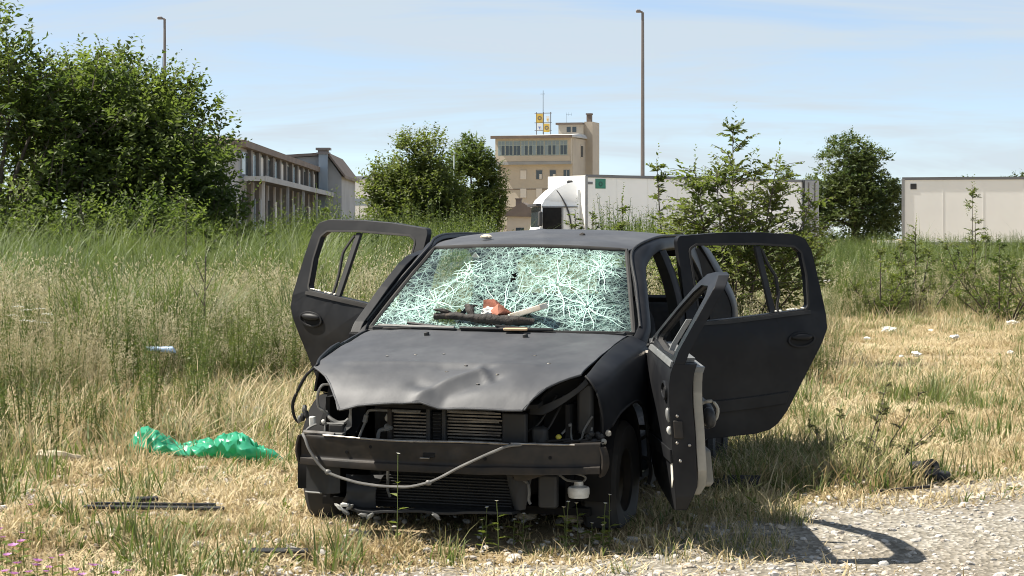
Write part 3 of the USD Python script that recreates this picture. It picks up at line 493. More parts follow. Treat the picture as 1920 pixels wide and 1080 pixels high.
for w in ([(.36, .518, .735), (.40, .48, .66), (.42, .445, .605), (.43, .40, .575), (.44, .36, .56)], [(.36, .551, .713), (.40, .52, .64), (.42, .493, .587), (.43, .45, .55), (.44, .404, .51)], [(.40, .595, .616), (.41, .575, .585), (.42, .557, .565)],
          [(.40, .595, .60), (.41, .60, .55), (.42, .615, .532), (.42, .65, .545), (.42, .66, .58), (.41, .68, .62), (.41, .70, .65)], [(.42, .47, .60), (.43, .45, .55), (.45, .47, .52), (.46, .54, .525), (.47, .62, .53)], [(.42, .70, .60), (.43, .69, .56), (.44, .65, .535)]):
    part('wire', tube(w, .0052, 5, 20), 'grey_hose' if w[0][1] > .59 else 'rubber')
part('wire_plug', rbox(.35, .37, .545, .565, .705, .735, .005), 'grey_hose'); part('wire_plug', moved(lump((.012, .014, .013), 3, .1, 1), (.43, .545, .552)), 'yellow_plug'); part('wire_plug', rbox(.41, .43, .59, .605, .60, .615, .004), 'grey_hose')
for k in range(7): part('broken_shard', moved(lump((.010, .016, .014), 70 + k, .5, 1), (.44 + .01 * (k % 3), .69 + .015 * k, .56 + .02 * math.sin(2.3 * k))), 'black_plastic' if k < 5 else 'card_beige')
for y in (.50, .58, .66): part('cross_rod', tube([(.47, y, .535), (.46, y + .11, .548)], .006, 5), 'burnt_steel')

# ---------------- cabin
DASH = part('dashboard', sheet([[(-.42, y, .94) for y in (-.66, -.3, 0, .3, .66)], [(-.62, y, .95) for y in (-.66, -.3, 0, .3, .66)], [(-.80, y, .90) for y in (-.66, -.3, 0, .3, .66)], [(-.80, y, .70) for y in (-.66, -.3, 0, .3, .66)]], 16, 24, .02, 1, crumple(.012, 5, 3)), 'black_plastic')
an = np.linspace(0, 2 * np.pi, 25); ring_ = np.c_[.08 * np.sin(an), .185 * np.cos(an), .165 * np.sin(an)]
SW = part('steering_wheel', tube(ring_ + V([-.93, .35, .86]), .016, 8, cap=False), 'black_plastic'); part('wheel_hub', cat(rbox(-.95, -.90, .27, .43, .80, .90, .03), rbox(-.93, -.91, .18, .52, .84, .87, .01)), 'black_plastic', SW)
for y in (-.36, .36):
    t = part('seat', sheet([[(-1.42, y - .22, .45), (-1.50, y - .24, .70), (-1.60, y - .20, .95), (-1.64, y - .12, 1.02)], [(-1.36, y - .1, .46), (-1.43, y - .1, .70), (-1.55, y - .1, .96), (-1.62, y - .08, 1.04)], [(-1.36, y + .1, .46), (-1.43, y + .1, .70), (-1.55, y + .1, .96), (-1.62, y + .08, 1.04)], [(-1.42, y + .22, .45), (-1.50, y + .24, .70), (-1.60, y + .20, .95), (-1.64, y + .12, 1.02)]], 16, 16, .09, 1), 'seat_cloth')
    part('cushion', rbox(-1.50, -.92, y - .24, y + .24, .33, .48, .05), 'seat_cloth', t); part('headrest', rbox(-1.70, -1.60, y - .13, y + .13, 1.06, 1.22, .04), 'seat_cloth', t)
part('rear_bench', cat(rbox(-2.42, -2.28, -.62, .62, .45, .98, .05), rbox(-2.35, -1.88, -.62, .62, .30, .47, .05)), 'seat_cloth')
part('tailgate', sheet([[(-3.02, y, 1.30 - .02 * (y / .5) ** 2) for y in (-.54, 0, .54)], [(-3.05, y, 1.24) for y in (-.58, 0, .58)]], 5, 14, .03, -1), 'paint')
part('tailgate', sheet([[(-3.06, y, .98) for y in (-.70, 0, .70)], [(-3.12, y, .80) for y in (-.73, 0, .73)], [(-3.10, y, .55) for y in (-.73, 0, .73)]], 12, 14, .03, -1), 'paint')
part('rear_bumper', sheet([[(-3.06, .78, .58), (-3.16, .6, .58), (-3.2, 0, .58), (-3.16, -.6, .58), (-3.06, -.78, .58)], [(-3.06, .78, .30), (-3.14, .6, .28), (-3.18, 0, .28), (-3.14, -.6, .28), (-3.06, -.78, .30)]], 8, 30, .02, 1), 'black_plastic')

# ---------------- doors: a plane (s from the hinge, z up) leaning in above the belt line
def lean(z): return -.36 * np.maximum(0, z - .93) ** 1.1 - .06 * np.maximum(0, .55 - z) - .10 * np.maximum(0, .40 - z) ** 1.2
def extr(poly, t0, t1, fine=.05):
    """polygon in (s, z) between offsets t0 < t1"""
    rings = [np.asarray(poly.exterior.coords)[:-1]] + [np.asarray(h.coords)[:-1] for h in poly.interiors]
    m = m3.Manifold.extrude(m3.CrossSection([r.tolist() for r in rings], m3.FillRule.EvenOdd), t1 - t0).refine_to_length(fine)
    q = M2T(m); q.vertices[:, 2] += t0; return q
def rounded(pts, r): return Polygon(pts).buffer(-r).buffer(2 * r).buffer(-r)
class Door:
    def __init__(s, side, hx, th, tilt=0., lift=0., bend=1.):
        th = math.radians(th); s.p0 = V([hx, side * .79, lift]); s.s = V([-math.cos(th), side * math.sin(th), 0]); s.n = V([math.sin(th), side * math.cos(th), 0]); s.side = side; s.tilt = tilt; s.bend = bend
    def __call__(s, m, seed=None, amp=0.):
        v = np.asarray(m.vertices); S, Z, T = v[:, 0], v[:, 1], v[:, 2]
        T = np.where((T < -.06) & (Z < .9), T * np.clip(.35 + (Z - .24) / .22, .35, 1), T) + lean(Z) * np.where(Z > .9, s.bend, 1.) + .018 * np.exp(-((Z - .80) / .16) ** 2) - .010 * np.exp(-((Z - .93) / .03) ** 2)
        if seed is not None: T = T + amp * (meshkit.fbm(np.stack([S, Z, Z * 0], -1) * 4, 3, seed) - .5) * 2
        c, sn = math.cos(s.tilt), math.sin(s.tilt); S2, Z2 = S * c - (Z - .9) * sn, .9 + S * sn + (Z - .9) * c
        w = s.p0 + S2[:, None] * s.s + T[:, None] * s.n; w[:, 2] += Z2
        f = np.asarray(m.faces); k = np.linalg.det(np.stack([s.s, V([0, 0, 1.]), s.n]))
        return TM(w, f if k > 0 else f[:, ::-1])
R_OUT = [(0, 1.375), (.012, 1.405), (.25, 1.420), (.48, 1.420), (.70, 1.408), (.765, 1.385), (.795, 1.32), (.812, 1.15), (.828, .96), (.828, .90), (.80, .83), (.705, .65), (.595, .445), (.545, .378), (.50, .345), (.42, .325), (.20, .31), (.03, .305), (.0, .32), (-.005, .6), (0, .95)]
R_WIN = [(.075, 1.33), (.115, 1.352), (.48, 1.350), (.69, 1.335), (.725, 1.305), (.735, 1.18), (.722, 1.02), (.700, 1.000), (.50, .982), (.26, .960), (.11, .950), (.085, .965)]
def rear_door(side, th, tilt, lift, label, strip_s, amp):
    D = Door(side, -1.38, th, tilt, lift)
    out = rounded(R_OUT, .03); win = rounded(R_WIN, .025)
    d = part('rear_door', D(extr(out.difference(win), -.045, 0), 3, amp), 'paint', smooth=40, label=label)
    belt = [(s, z) for s, z in zip(np.linspace(.07, .735, 12), np.interp(np.linspace(.07, .735, 12), [.07, .26, .5, .72], [.945, .952, .974, .994]))]
    part('window_seal', D(extr(Polygon(belt + [(s, z - .018) for s, z in belt[::-1]]), 0, .007, .04)), 'rubber', d)
    part('window_seal', D(extr(win.buffer(.013).difference(win.buffer(.002)), -.012, .004, .06)), 'rubber', d)
    part('window_bar', D(extr(Polygon([(.462, 1.345), (.492, 1.345), (.531, .985), (.500, .985)]), -.035, -.008)), 'black_plastic', d)
    part('loose_seal', D(tube([(.50, 1.33, -.012), (.525, 1.25, -.014), (.565, 1.16, -.016), (.565, 1.09, -.014), (.545, 1.02, -.012), (.545, .985, -.01)] if strip_s > .2 else [(.50, 1.33, -.012), (.53, 1.28, -.014), (.55, 1.22, -.01), (.545, 1.1, -.014), (.55, .99, -.01)], .010, 6, 22)), 'rubber', d)
    for a, b in ((.0, .70), (.0, .70)):
        pass
    low_ = [(.06, .505), (.20, .512), (.40, .528), (.60, .548)]
    part('moulding', D(extr(Polygon([(s, z) for s, z in low_] + [(s - .02 * (s > .5), z - .058) for s, z in low_[::-1]]).buffer(.004), .001, .010, .05)), 'paint', d)
    c = Point(.668, .838).buffer(1, 24); el = shapely.affinity.scale(c, .082, .044); el = shapely.affinity.rotate(el, 4)
    h = part('handle', D(extr(el.difference(el.buffer(-.011)), .0, .010, .02)), 'paint', d)
    part('handle_recess', D(extr(el.buffer(-.010), .0005, .002, .02)), 'dark_inside', h)
    g = lump((.064, .020, .018), 2, .05, 2); g.vertices[:, 1] += .853; g.vertices[:, 0] += .668; g.vertices[:, 2] += .008
    part('handle_grip', D(g), 'paint', h)
    part('glass_crumbs', cat(*[D(moved(lump((.008, .005, .005), k, .5, 1), (s, .005 + np.interp(s, [.26, .5, .72], [.963, .985, 1.005]), -.01 + .01 * r0.random()))) for k, s in enumerate(r0.uniform(.53, .71, 14))]), 'label_white', d)
    inner = extr(Polygon([(.04, .90), (.70, .93), (.76, .86), (.55, .42), (.44, .36), (.05, .35)]).buffer(-.01).buffer(.01), -.075, -.044)
    part('door_card', D(inner), 'dark_inside', d)
    return d
import shapely.affinity
rear_door(1, 57, 0, 0, 'left rear door, opened wide, no glass left in its window', .3, .003)
rear_door(-1, 74, math.radians(3.2), .028, 'right rear door, opened wide, bent seal along its window', .1, .005)

F_OUT = [(0, .36), (.015, .62), (.03, .93), (.075, .985), (.30, 1.155), (.47, 1.262), (.58, 1.305), (.78, 1.326), (.90, 1.318), (.985, 1.27), (1.010, 1.12), (1.03, .94), (1.03, .80), (1.02, .55), (.98, .33), (.93, .262), (.80, .245), (.20, .27), (.05, .285)]
F_WIN = [(.13, .965), (.33, 1.12), (.49, 1.215), (.60, 1.255), (.80, 1.262), (.88, 1.225), (.92, 1.10), (.935, .97), (.90, .955), (.5, .945)]
def front_door(side, th, lift, label, opened):
    D = Door(side, -.40, th, 0, lift, 1.7 if opened else 1.)
    out = rounded(F_OUT, .03); win = rounded(F_WIN, .025)
    lowp = out.intersection(shapely.box(-1, 0, 2, .93)); upp = out.intersection(shapely.box(-1, .93, 2, 2)).difference(win)
    d = part('front_door', D(extr(lowp, -.105, 0), 5, .003), 'paint', smooth=40, label=label)
    part('window_frame', D(extr(upp, -.052, -.002)), 'paint', d)
    part('window_seal', D(extr(win.buffer(.010).difference(win.buffer(-.006)), -.035, -.015, .05)), 'rubber', d)
    part('belt_cap', D(extr(Polygon([(.10, .928), (.93, .928), (.93, .948), (.10, .948)]), -.104, -.056)), 'door_grey', d)
    part('belt_strip', D(extr(Polygon([(.10, .915), (1.0, .915), (1.0, .94), (.10, .94)]), .0, .010)), 'door_grey', d)
    card = Polygon([(.05, .35), (.06, .90), (.98, .90), (1.005, .80), (.99, .45), (.93, .33), (.5, .33)]).buffer(-.02).buffer(.02)
    c_ = part('door_card', D(extr(card, -.150, -.110)), 'card_beige', d)
    part('card_top', D(extr(Polygon([(.06, .885), (.98, .885), (.98, .912), (.06, .912)]), -.152, -.106)), 'door_grey', c_)
    part('armrest', D(moved(rbox(.35, .90, .62, .74, -.215, -.150, .03), (0, 0, 0))), 'black_plastic', c_)
    part('pocket', D(extr(Polygon([(.1, .36), (.9, .36), (.85, .52), (.1, .50)]).buffer(-.02).buffer(.02), -.19, -.150)), 'card_beige', c_)
    el = shapely.affinity.scale(Point(.885, .80).buffer(1, 20), .085, .042)
    h = part('handle', D(extr(el.difference(el.buffer(-.011)), .0, .012, .02)), 'paint', d); part('handle_recess', D(extr(el.buffer(-.010), .0005, .002, .02)), 'dark_inside', h)
    part('moulding', D(extr(Polygon([(.06, .505), (1.0, .545), (1.0, .485), (.06, .447)]), .001, .010)), 'paint', d)
    if opened:
        for s_, z, t, in ((1.034, .70, -.03), (1.034, .58, -.02), (1.034, .57, -.075), (1.032, .50, -.03)): part('screw', D(moved(lump((.004, .007, .007), int(z * 100), .1, 1), (s_, z, t))), 'bare_steel', d)
        part('latch', D(rbox(1.022, 1.036, .60, .68, -.05, -.01, .005)), 'burnt_steel', d)
        part('sticker', D(extr(Polygon([(.90, .36), (.99, .41), (1.0, .53), (.92, .46)]), .001, .003)), 'label_white', d)
        part('key_plate', D(moved(lump((.02, .035, .012), 5, .2, 1), (.99, .70, .006))), 'door_grey', d); part('key_plate', D(moved(lump((.015, .02, .012), 6, .2, 1), (.985, .63, .006))), 'white_plastic', d)
        part('pull_handle', D(tube([(.93, .74, -.15), (.945, .755, -.20), (.945, .72, -.225), (.94, .68, -.215), (.93, .65, -.16)], .008, 6, 16)), 'card_beige', c_)
        part('pull_cup', D(moved(lump((.05, .048, .030), 8, .1, 2), (.93, .68, -.185))), 'black_plastic', c_)
        part('inner_channel', D(extr(Polygon([(.60, .95), (.618, .95), (.645, 1.10), (.627, 1.10)]), -.045, -.02)), 'door_grey', d)
        part('hinge', tube([(-.40, .73, .86), (-.36, .80, .875), (-.32, .845, .88)], .014, 6), 'bare_steel', d); part('hinge', tube([(-.40, .73, .50), (-.36, .80, .505), (-.32, .845, .51)], .014, 6), 'burnt_steel', d)
        part('mirror_stub', cat(moved(lump((.035, .03, .03), 3, .4, 2), (-.31, .84, .93)), tube([(-.34, .80, .91), (-.30, .83, .92), (-.28, .85, .96)], .012, 6)), 'black_plastic', d)
    else:
        part('mirror_stub', moved(lump((.03, .035, .02), 4, .4, 2), (-.60, -.79, .955)), 'black_plastic', d)
front_door(1, 162, -.015, 'left front door, folded right forward with its grey inner lining showing', True)
front_door(-1, 0, 0, 'closed right front door without glass', False)
# ---------------------------------------------------------------- far buildings, trucks, masts
# tall tower block, its front turned a little to the left
ta = .29
TW = thing('tower_block', 'tan tower block with a glazed top storey, roof sign behind the truck cab', 'building', (-2.5, 350, 0), -ta)
Wd, Dp = 13.2, 13.5                                   # x along the front, y to the back
def tp(name, m, mat, parent=TW, **k): return part(name, m, mat, parent, smooth=False, **k)
wl = tp('wall', box(0, Wd, 0, Dp, 0, 13.9), 'tower_wall')
tp('wall', box(Wd + .003, Wd + .05, .3, Dp - .1, 0, 18.2), 'tower_side')
for z in (9.55, 6.45, 3.3): tp('string_course', box(-.02, Wd + .02, -.06, -.003, z, z + .14), 'roof_tile', wl)
top_ = tp('gallery', box(-.1, Wd + .0, -.9, Dp, 13.9, 18.3), 'tower_wall', label='overhanging glazed top storey')
tp('gallery_sill', box(-.2, Wd + .1, -1.05, -.903, 13.75, 14.25), 'concrete', top_); tp('gallery_parapet', box(.0, Wd - .1, -.98, -.903, 14.3, 15.25), 'tower_wall', top_)
nb = 9
for k in range(nb):
    x0 = .35 + k * (Wd - .9) / nb; x1 = x0 + (Wd - .9) / nb
    w = tp('window', box(x0 + .04, x1 - .04, -.95, -.905, 15.3, 17.8), 'frame_green')
    for j in range(2):
        a = x0 + .12 + j * (x1 - x0 - .16) / 2; b = a + (x1 - x0 - .16) / 2 - .10
        tp('pane', box(a, b, -.97, -.953, 15.4, 16.95), 'dark_glass' if (k * 2 + j) % 3 or k == 1 else 'pale_glass', w); tp('pane', box(a, b, -.97, -.953, 17.05, 17.7), 'pale_glass', w)
rf = tp('roof', M2T(m3.Manifold.hull_points([(-.7, -1.6, 18.3), (Wd + .4, -1.6, 18.3), (Wd + .4, Dp + .4, 18.5), (-.7, Dp + .4, 18.5), (-.7, -1.6, 18.65), (Wd + .4, -1.6, 18.65), (2, 5, 18.95), (Wd, 5, 19.15), (Wd, Dp - 2, 19.15), (2, Dp - 2, 18.95)])), 'roof_sheet')
tp('fascia', box(-.72, Wd + .42, -1.68, -1.603, 18.15, 18.66), 'roof_tile', rf)
st = tp('stair_tower', box(8.6, Wd - .2, 8.0, 13.2, 19.0, 20.9), 'tower_wall'); tp('stair_roof', box(8.2, Wd - .2, 7.6, 13.4, 20.9, 21.25), 'roof_tile', st)
tp('stair_tower', box(Wd - .195, Wd + 1.3, 8.8, 13.45, 0, 21.4), 'tower_side', TW); tp('chimney', cat(box(Wd - .1, Wd + .7, 10, 10.9, 21.4, 22.7), box(Wd - .2, Wd + .8, 9.9, 11.0, 22.7, 22.95)), 'roof_tile', st)
for x in (10.1, 11.1): tp('vent', box(x, x + .7, 7.95, 7.997, 19.6, 20.5), 'dark_glass', st)
for r, (z, kinds) in enumerate([(11.3, 'sddd'), (8.2, 'ssss'), (5.0, 'ssss'), (1.9, 'ssss')]):
    for x, kd in zip((4.1, 6.9, 9.3, 11.7), kinds):
        w = tp('window', box(x - .08, x + 1.13, -.05, -.004, z - .08, z + 1.58), 'tower_side'); tp('pane', box(x, x + 1.05, -.075, -.053, z, z + 1.5), 'shutter' if kd == 's' else 'dark_glass', w)
        if kd == 'd': tp('shutter', box(x + .55 if x < 10 else x + .45, x + 1.0 if x < 10 else x + .52, -.095, -.078, z + .05, z + (.85 if x < 10 else 1.45)), 'shutter', w)
w = tp('window', box(Wd + .06, Wd + .12, 5.2, 7.0, 15.0, 17.3), 'tower_side'); tp('pane', box(Wd + .123, Wd + .15, 5.4, 6.8, 15.2, 17.1), 'dark_glass', w)
sg = thing('roof_sign', 'yellow and white framed rooftop sign standing on the tower block', 'sign', (4.2, 353.5, 19.0), -.2)
for x in (0, 1.25, 2.5): part('sign_post', box(x - .06, x + .06, -.06, .06, 0, 4.0), 'mast_steel', sg)
for z in (.75, 2.1, 3.75): part('sign_rail', box(-.3, 2.7, -.09, -.065, z, z + .1), 'mast_steel', sg)
for x0, x1, z0, z1, mt in ((.05, 1.15, 2.2, 3.7, 'yellow_sign'), (1.75, 2.3, 2.25, 3.3, 'white_sign'), (.15, 1.0, .85, 2.0, 'white_sign'), (1.3, 2.35, .55, 2.0, 'yellow_sign')):
    pn = part('sign_panel', box(x0, x1, -.16, -.10, z0, z1), mt, sg)
    cx, cz = (x0 + x1) / 2, (z0 + z1) / 2
    ringm = moved(trimesh.creation.annulus(.2, .36, .03, sections=20), rot([1, 0, 0], np.pi / 2), (cx, -.18, cz)); bar = box(cx - .22, cx + .22, -.195, -.163, cz - .06, cz + .06)
    part('sign_letter', {0: ringm, 1: cat(bar, box(cx - .22, cx - .1, -.195, -.165, cz - .4, cz + .4)), 2: cat(bar, box(cx - .06, cx + .06, -.195, -.165, cz - .4, cz - .07))}[int(x0 > .1) + int(x0 > 1.5 or x0 == .15)] if x0 != 1.3 else ringm, 'mast_steel' if mt == 'yellow_sign' else ('blue_sign' if x0 < 1 else 'yellow_sign'), sg)
an_ = thing('antenna_mast', 'thin antenna mast above the roof sign of the tower block', 'antenna', (5.4, 356, 19.3))
part('pole', tube([(0, 0, 0), (0, 0, 7.6)], [.10, .05], 6), 'steel_blue', an_); part('cross_arm', tube([(-.5, 0, 7.0), (.3, 0, 7.0)], .035, 5), 'steel_blue', an_)
an2 = thing('rooftop_aerial', 'small television aerial left of the tower block chimney', 'antenna', (9.6, 361, 21.2)); part('pole', tube([(0, 0, 0), (0, 0, 2.0)], .03, 5), 'steel_blue', an2); part('cross_arm', cat(tube([(-.1, 0, 1.9), (.9, 0, 1.9)], .025, 5), *[tube([(x, 0, 1.6), (x, 0, 2.2)], .02, 4) for x in (0, .4, .8)]), 'steel_blue', an2)
# low house in front of the tower
hs = thing('low_house', 'low house with a dark tiled gable roof in front of the tower block', 'house', (-.9, 205, 0), -.1)
part('wall', box(.4, 3.7, 0, 6, 0, 3.6), 'tower_side', hs); rf = part('roof', M2T(m3.Manifold.hull_points([(0, -.3, 3.55), (4.1, -.3, 3.45), (0, 6.3, 3.55), (4.1, 6.3, 3.45), (0, -.3, 3.75), (4.1, -.3, 3.6), (1.9, -.3, 4.95), (1.9, 6.3, 4.95)])), 'roof_tile', hs)
part('chimney', cat(box(1.2, 1.75, .8, 1.4, 4.3, 5.25), box(1.12, 1.83, .72, 1.48, 5.25, 5.36)), 'roof_tile', rf)
part('window', box(1.3, 2.1, -.03, -.003, 1.2, 2.4), 'dark_glass', hs); part('door', box(2.6, 3.4, -.03, -.003, .05, 2.2), 'roof_tile', hs)
# industrial hall on the left: a long front running away from the camera
IH = thing('industrial_hall', 'grey two-storey hall with a flat canopy behind the large shrubs', 'building', (-14.4, 108, 0))
def ip(name, m, mat, parent=IH, **k): return part(name, m, mat, parent, smooth=False, **k)
w_ = ip('wall', box(-9, 0, 0, 42, 0, 6.2), 'concrete')
ip('eave', box(-9.4, .45, -.4, 42.0, 6.2, 6.55), 'roof_tile', w_)
rf = ip('roof', M2T(m3.Manifold.hull_points([(-9.4, -.4, 6.55), (.45, -.4, 6.55), (-9.4, 42, 6.55), (.45, 42, 6.55), (-4.5, 2, 7.3), (-4.5, 42, 7.3)])), 'roof_grey')
for k in range(12):
    y = .6 + k * 3.45
    w = ip('window', box(.003, .06, y + .25, y + 2.75, 4.75, 6.05), 'frame_green' if k % 4 else 'concrete')
    for j in range(2): ip('pane', box(.063, .09, y + .33 + j * 1.2, y + 1.45 + j * 1.2, 4.82, 5.98), ('pale_glass', 'shutter', 'dark_glass')[(k + j * 2) % 3], w)
    ip('pilaster', box(.003, .24, y + 2.85, y + 3.6, 0, 6.19), 'roof_grey')
cn = ip('canopy', cat(box(.245, 1.35, .5, 44.0, 4.45, 4.62)), 'canopy_dark', label='thin flat canopy along the front'); ip('canopy_edge', box(1.353, 1.42, .45, 44.0, 4.40, 4.70), 'concrete', cn); ip('canopy_edge', box(.245, 1.35, .43, .497, 4.42, 4.68), 'concrete', cn)
for y in (1.2, 13, 22, 31, 40): ip('post', box(1.1, 1.25, y, y + .15, 0, 4.44), 'concrete')
for k in range(8): ip('bay_door', box(.003, .07, 1.5 + 5 * k, 4.6 + 5 * k, .1, 3.6), ('canopy_dark', 'steel_blue', 'dark_glass', 'white_sheet')[k % 4])
ew = ip('end_wing', M2T(m3.Manifold.hull_points([(.003 + x, y, z) for y in (42.003, 55) for x, z in ((-3, 0), (1.95, 0), (1.95, 5.9), (.9, 7.4), (-3, 7.2))])), 'concrete', label='gabled end wing')
ip('wing_roof', cat(*[M2T(m3.Manifold.hull_points([(x, y, z) for y in (41.6, 55.3) for x, z in q])) for q in (((2.25, 5.75), (2.25, 5.95), (.95, 7.45), (.95, 7.65)), ((.945, 7.45), (.945, 7.65), (-3.2, 7.4), (-3.2, 7.2)))]), 'roof_tile', ew)
ip('wing_window', box(-1.5, -.2, 41.95, 41.997, 4.6, 6.2), 'pale_glass', ew)
du = ip('duct', box(.35, 1.0, 41.2, 41.9, 3.2, 7.5), 'steel_blue', label='blue grey sheet metal duct with a cowl'); ip('duct_cowl', cat(box(.2, 1.15, 41.05, 42.05, 7.5, 7.62), box(.3, 1.05, 41.15, 41.95, 7.62, 7.8), box(.15, 1.2, 41.0, 42.1, 7.8, 7.95)), 'mast_steel', du)
# pale flat-roofed sheds further back
s1 = thing('white_shed', 'white flat-roofed shed between the grey hall and the bushy tree', 'building', (-15.4, 205, 0))
part('wall', box(-3, 1.7, 0, 14, 0, 7.2), 'white_sheet', s1); part('roof', box(-3.2, 1.9, -.2, 14.2, 7.2, 7.55), 'concrete', s1); part('band', box(-2.9, 1.68, -.06, -.003, 4.6, 5.3), 'steel_blue', s1); part('window', box(-1, 1.4, -.08, -.003, 1.8, 3.2), 'pale_glass', s1)
s2 = thing('grey_shed', 'pale grey box-shaped shed beside the bushy tree, right of the white shed', 'building', (-13.6, 200, 0))
part('wall', box(.1, 4.5, 0, 12, 0, 7.4), 'shutter', s2); part('roof_edge', box(-.05, 4.65, -.15, 12.1, 7.4, 7.6), 'concrete', s2); part('door', box(1.0, 2.6, -.05, -.003, 0, 3), 'steel_blue', s2)
fw = thing('dark_wall', 'low dark boundary wall in front of the white shed', 'wall', (-15.2, 165, 0)); part('wall', box(0, 6.2, 0, .25, 0, 2.75), 'canopy_dark', fw); part('coping', box(-.05, 6.25, -.05, .3, 2.75, 2.88), 'roof_grey', fw)

# lamp posts
def lamp(X, Y, H, arm, label):
    t = thing('street_lamp', label, 'street lamp', (X, Y, 0), 0, 'tall street lamps')
    part('pole', tube([(0, 0, 0), (0, 0, H)], [.125, .075], 8), 'mast_steel', t)
    part('lamp_head', cat(tube([(0, 0, H), (-arm * .5, 0, H + .05)], .06, 6), rbox(-arm, -arm * .3, -.14, .14, H - .02, H + .14, .05)), 'mast_steel', t); part('base_plate', box(-.25, .25, -.25, .25, 0, .05), 'mast_steel', t)
lamp(7.0, 110, 13.5, .36, 'tall dark lamp post rising behind the white trailer'); lamp(-20.3, 120, 14.2, .42, 'lamp post rising above the large left shrubs')
pl = thing('thin_pole', 'slim grey-green pole in front of the dark round tree', 'pole', (-2.6, 92, 0)); part('shaft', tube([(0, 0, 0), (0, 0, 5.2)], .045, 6), 'frame_green', pl); part('pole_cap', moved(lump((.07, .07, .06), 1, .05, 1), (0, 0, 5.22)), 'frame_green', pl)

# lorries
def trailer(t, L, mats='trailer_white', placard=False):
    """local x from the front end to the back, y to the far side"""
    b = part('box_body', box(0, L, 0, 2.5, 1.2, 3.98), mats, t, smooth=False)
    part('rail', box(-.03, L + .03, -.03, -.003, 3.90, 4.02), 'trailer_frame', b, False); part('rail', box(-.03, L + .03, -.03, -.003, 1.12, 1.24), 'trailer_frame', b, False); part('corner_post', box(-.05, .08, -.032, -.003, 1.2, 3.95), 'trailer_door', b, False)
    n = int(L / 1.5)
    for k in range(1, n): part('panel_seam', box(k * L / n - .012, k * L / n + .012, -.008, -.002, 1.24, 3.9), mats, b, False)
    part('chassis', box(.3, L, .5, 2.0, .85, 1.10), 'chassis', t, False)
    for x in (L - 4.2, L - 2.9, L - 1.6):
        w = moved(trimesh.creation.cylinder(.5, .35, sections=24), rot([1, 0, 0], np.pi / 2), (x, .25, .5)); q = part('wheel', w, 'rubber', t, 40); part('rim', moved(trimesh.creation.cylinder(.28, .05, sections=20), rot([1, 0, 0], np.pi / 2), (x, .06, .5)), 'trailer_door', q, 40)
    part('landing_leg', box(2.2, 2.35, .3, .45, .05, .9), 'chassis', t, False); part('side_guard', box(3.2, L - 5.2, .0, .06, .55, .95), 'trailer_frame', t, False)
    return b
ang = math.atan2(8, 10.5)
T1 = thing('white_trailer', 'long white box trailer with a green placard behind the sapling', 'trailer', (3.02, 84, 0), ang)
b = trailer(T1, 13.4)
pc = part('placard', box(.50, 1.05, -.012, -.003, 3.45, 3.85), 'placard_green', b, False); part('placard_mark', moved(trimesh.creation.annulus(.06, .10, .006, sections=18), rot([1, 0, 0], np.pi / 2), (.78, -.016, 3.64)), 'placard_ink', pc, False)
part('front_mark', box(.06, .36, -.012, -.003, 3.62, 3.72), 'trailer_frame', b, False)
rd = part('rear_door', box(12.55, 13.44, -.09, -.034, 1.2, 3.98), 'trailer_door', T1, False, label='grey rear door folded against the side')
part('door_bar', cat(box(12.75, 12.80, -.12, -.093, 1.3, 3.9), box(13.15, 13.2, -.12, -.093, 1.3, 3.9)), 'mast_steel', rd, False); part('hinge', box(13.0, 13.4, -.115, -.093, 2.3, 2.4), 'trailer_frame', rd, False); part('hinge', box(12.6, 12.74, -.115, -.093, 1.7, 1.85), 'trailer_frame', rd, False); part('edge_strip', box(12.46, 12.545, -.10, -.034, 1.2, 3.98), 'chassis', rd, False)
# the tractor unit, facing left
T2 = thing('truck_cab', 'white tractor unit facing left with a rounded roof fairing', 'truck', (3.05, 84.2, 0), .16)
prof = [(-.35, .9), (-.35, 3.45), (-.55, 3.72), (-.95, 3.66), (-1.6, 3.42), (-2.15, 3.0), (-2.32, 2.75), (-2.36, 1.95), (-2.5, 1.6), (-2.52, .6), (-1.7, .55), (-1.6, .9)]
prof = [(x * .80, z) for x, z in prof]
m = m3.Manifold.extrude(m3.CrossSection([prof]), 2.4).refine_to_length(.3); q = M2T(m); q.apply_transform(rot([1, 0, 0], np.pi / 2)); q.apply_translation([0, 2.45, 0])
v = q.vertices; k = np.clip((v[:, 2] - 2.7) / 1.1, 0, 1); v[:, 1] = 1.25 + (v[:, 1] - 1.25) * (1 - .30 * k ** 1.5); q = TM(v, q.faces)
cb = part('cab_body', q, 'cab_white', T2, 25)
part('side_window', box(-1.80, -1.02, .030, .045, 1.35, 2.66), 'dark_inside', cb, False); part('windscreen', TM([(-1.90, .2, 1.85), (-1.90, 2.3, 1.85), (-1.88, 2.3, 2.7), (-1.88, .2, 2.7), (-1.915, .2, 1.85), (-1.915, 2.3, 1.85), (-1.895, 2.3, 2.7), (-1.895, .2, 2.7)], [[0, 1, 2], [0, 2, 3], [4, 6, 5], [4, 7, 6], [0, 4, 5], [0, 5, 1], [3, 2, 6], [3, 6, 7], [0, 3, 7], [0, 7, 4], [1, 5, 6], [1, 6, 2]]), 'dark_glass', cb, False)
part('sun_visor', box(-2.06, -1.86, .15, 2.35, 2.72, 2.82), 'chassis', cb, False); part('mirror', rbox(-2.02, -1.86, -.28, -.02, 1.9, 2.5, .05), 'chassis', cb); part('mirror', rbox(-2.04, -1.92, -.22, -.02, 1.55, 1.78, .04), 'chassis', cb)
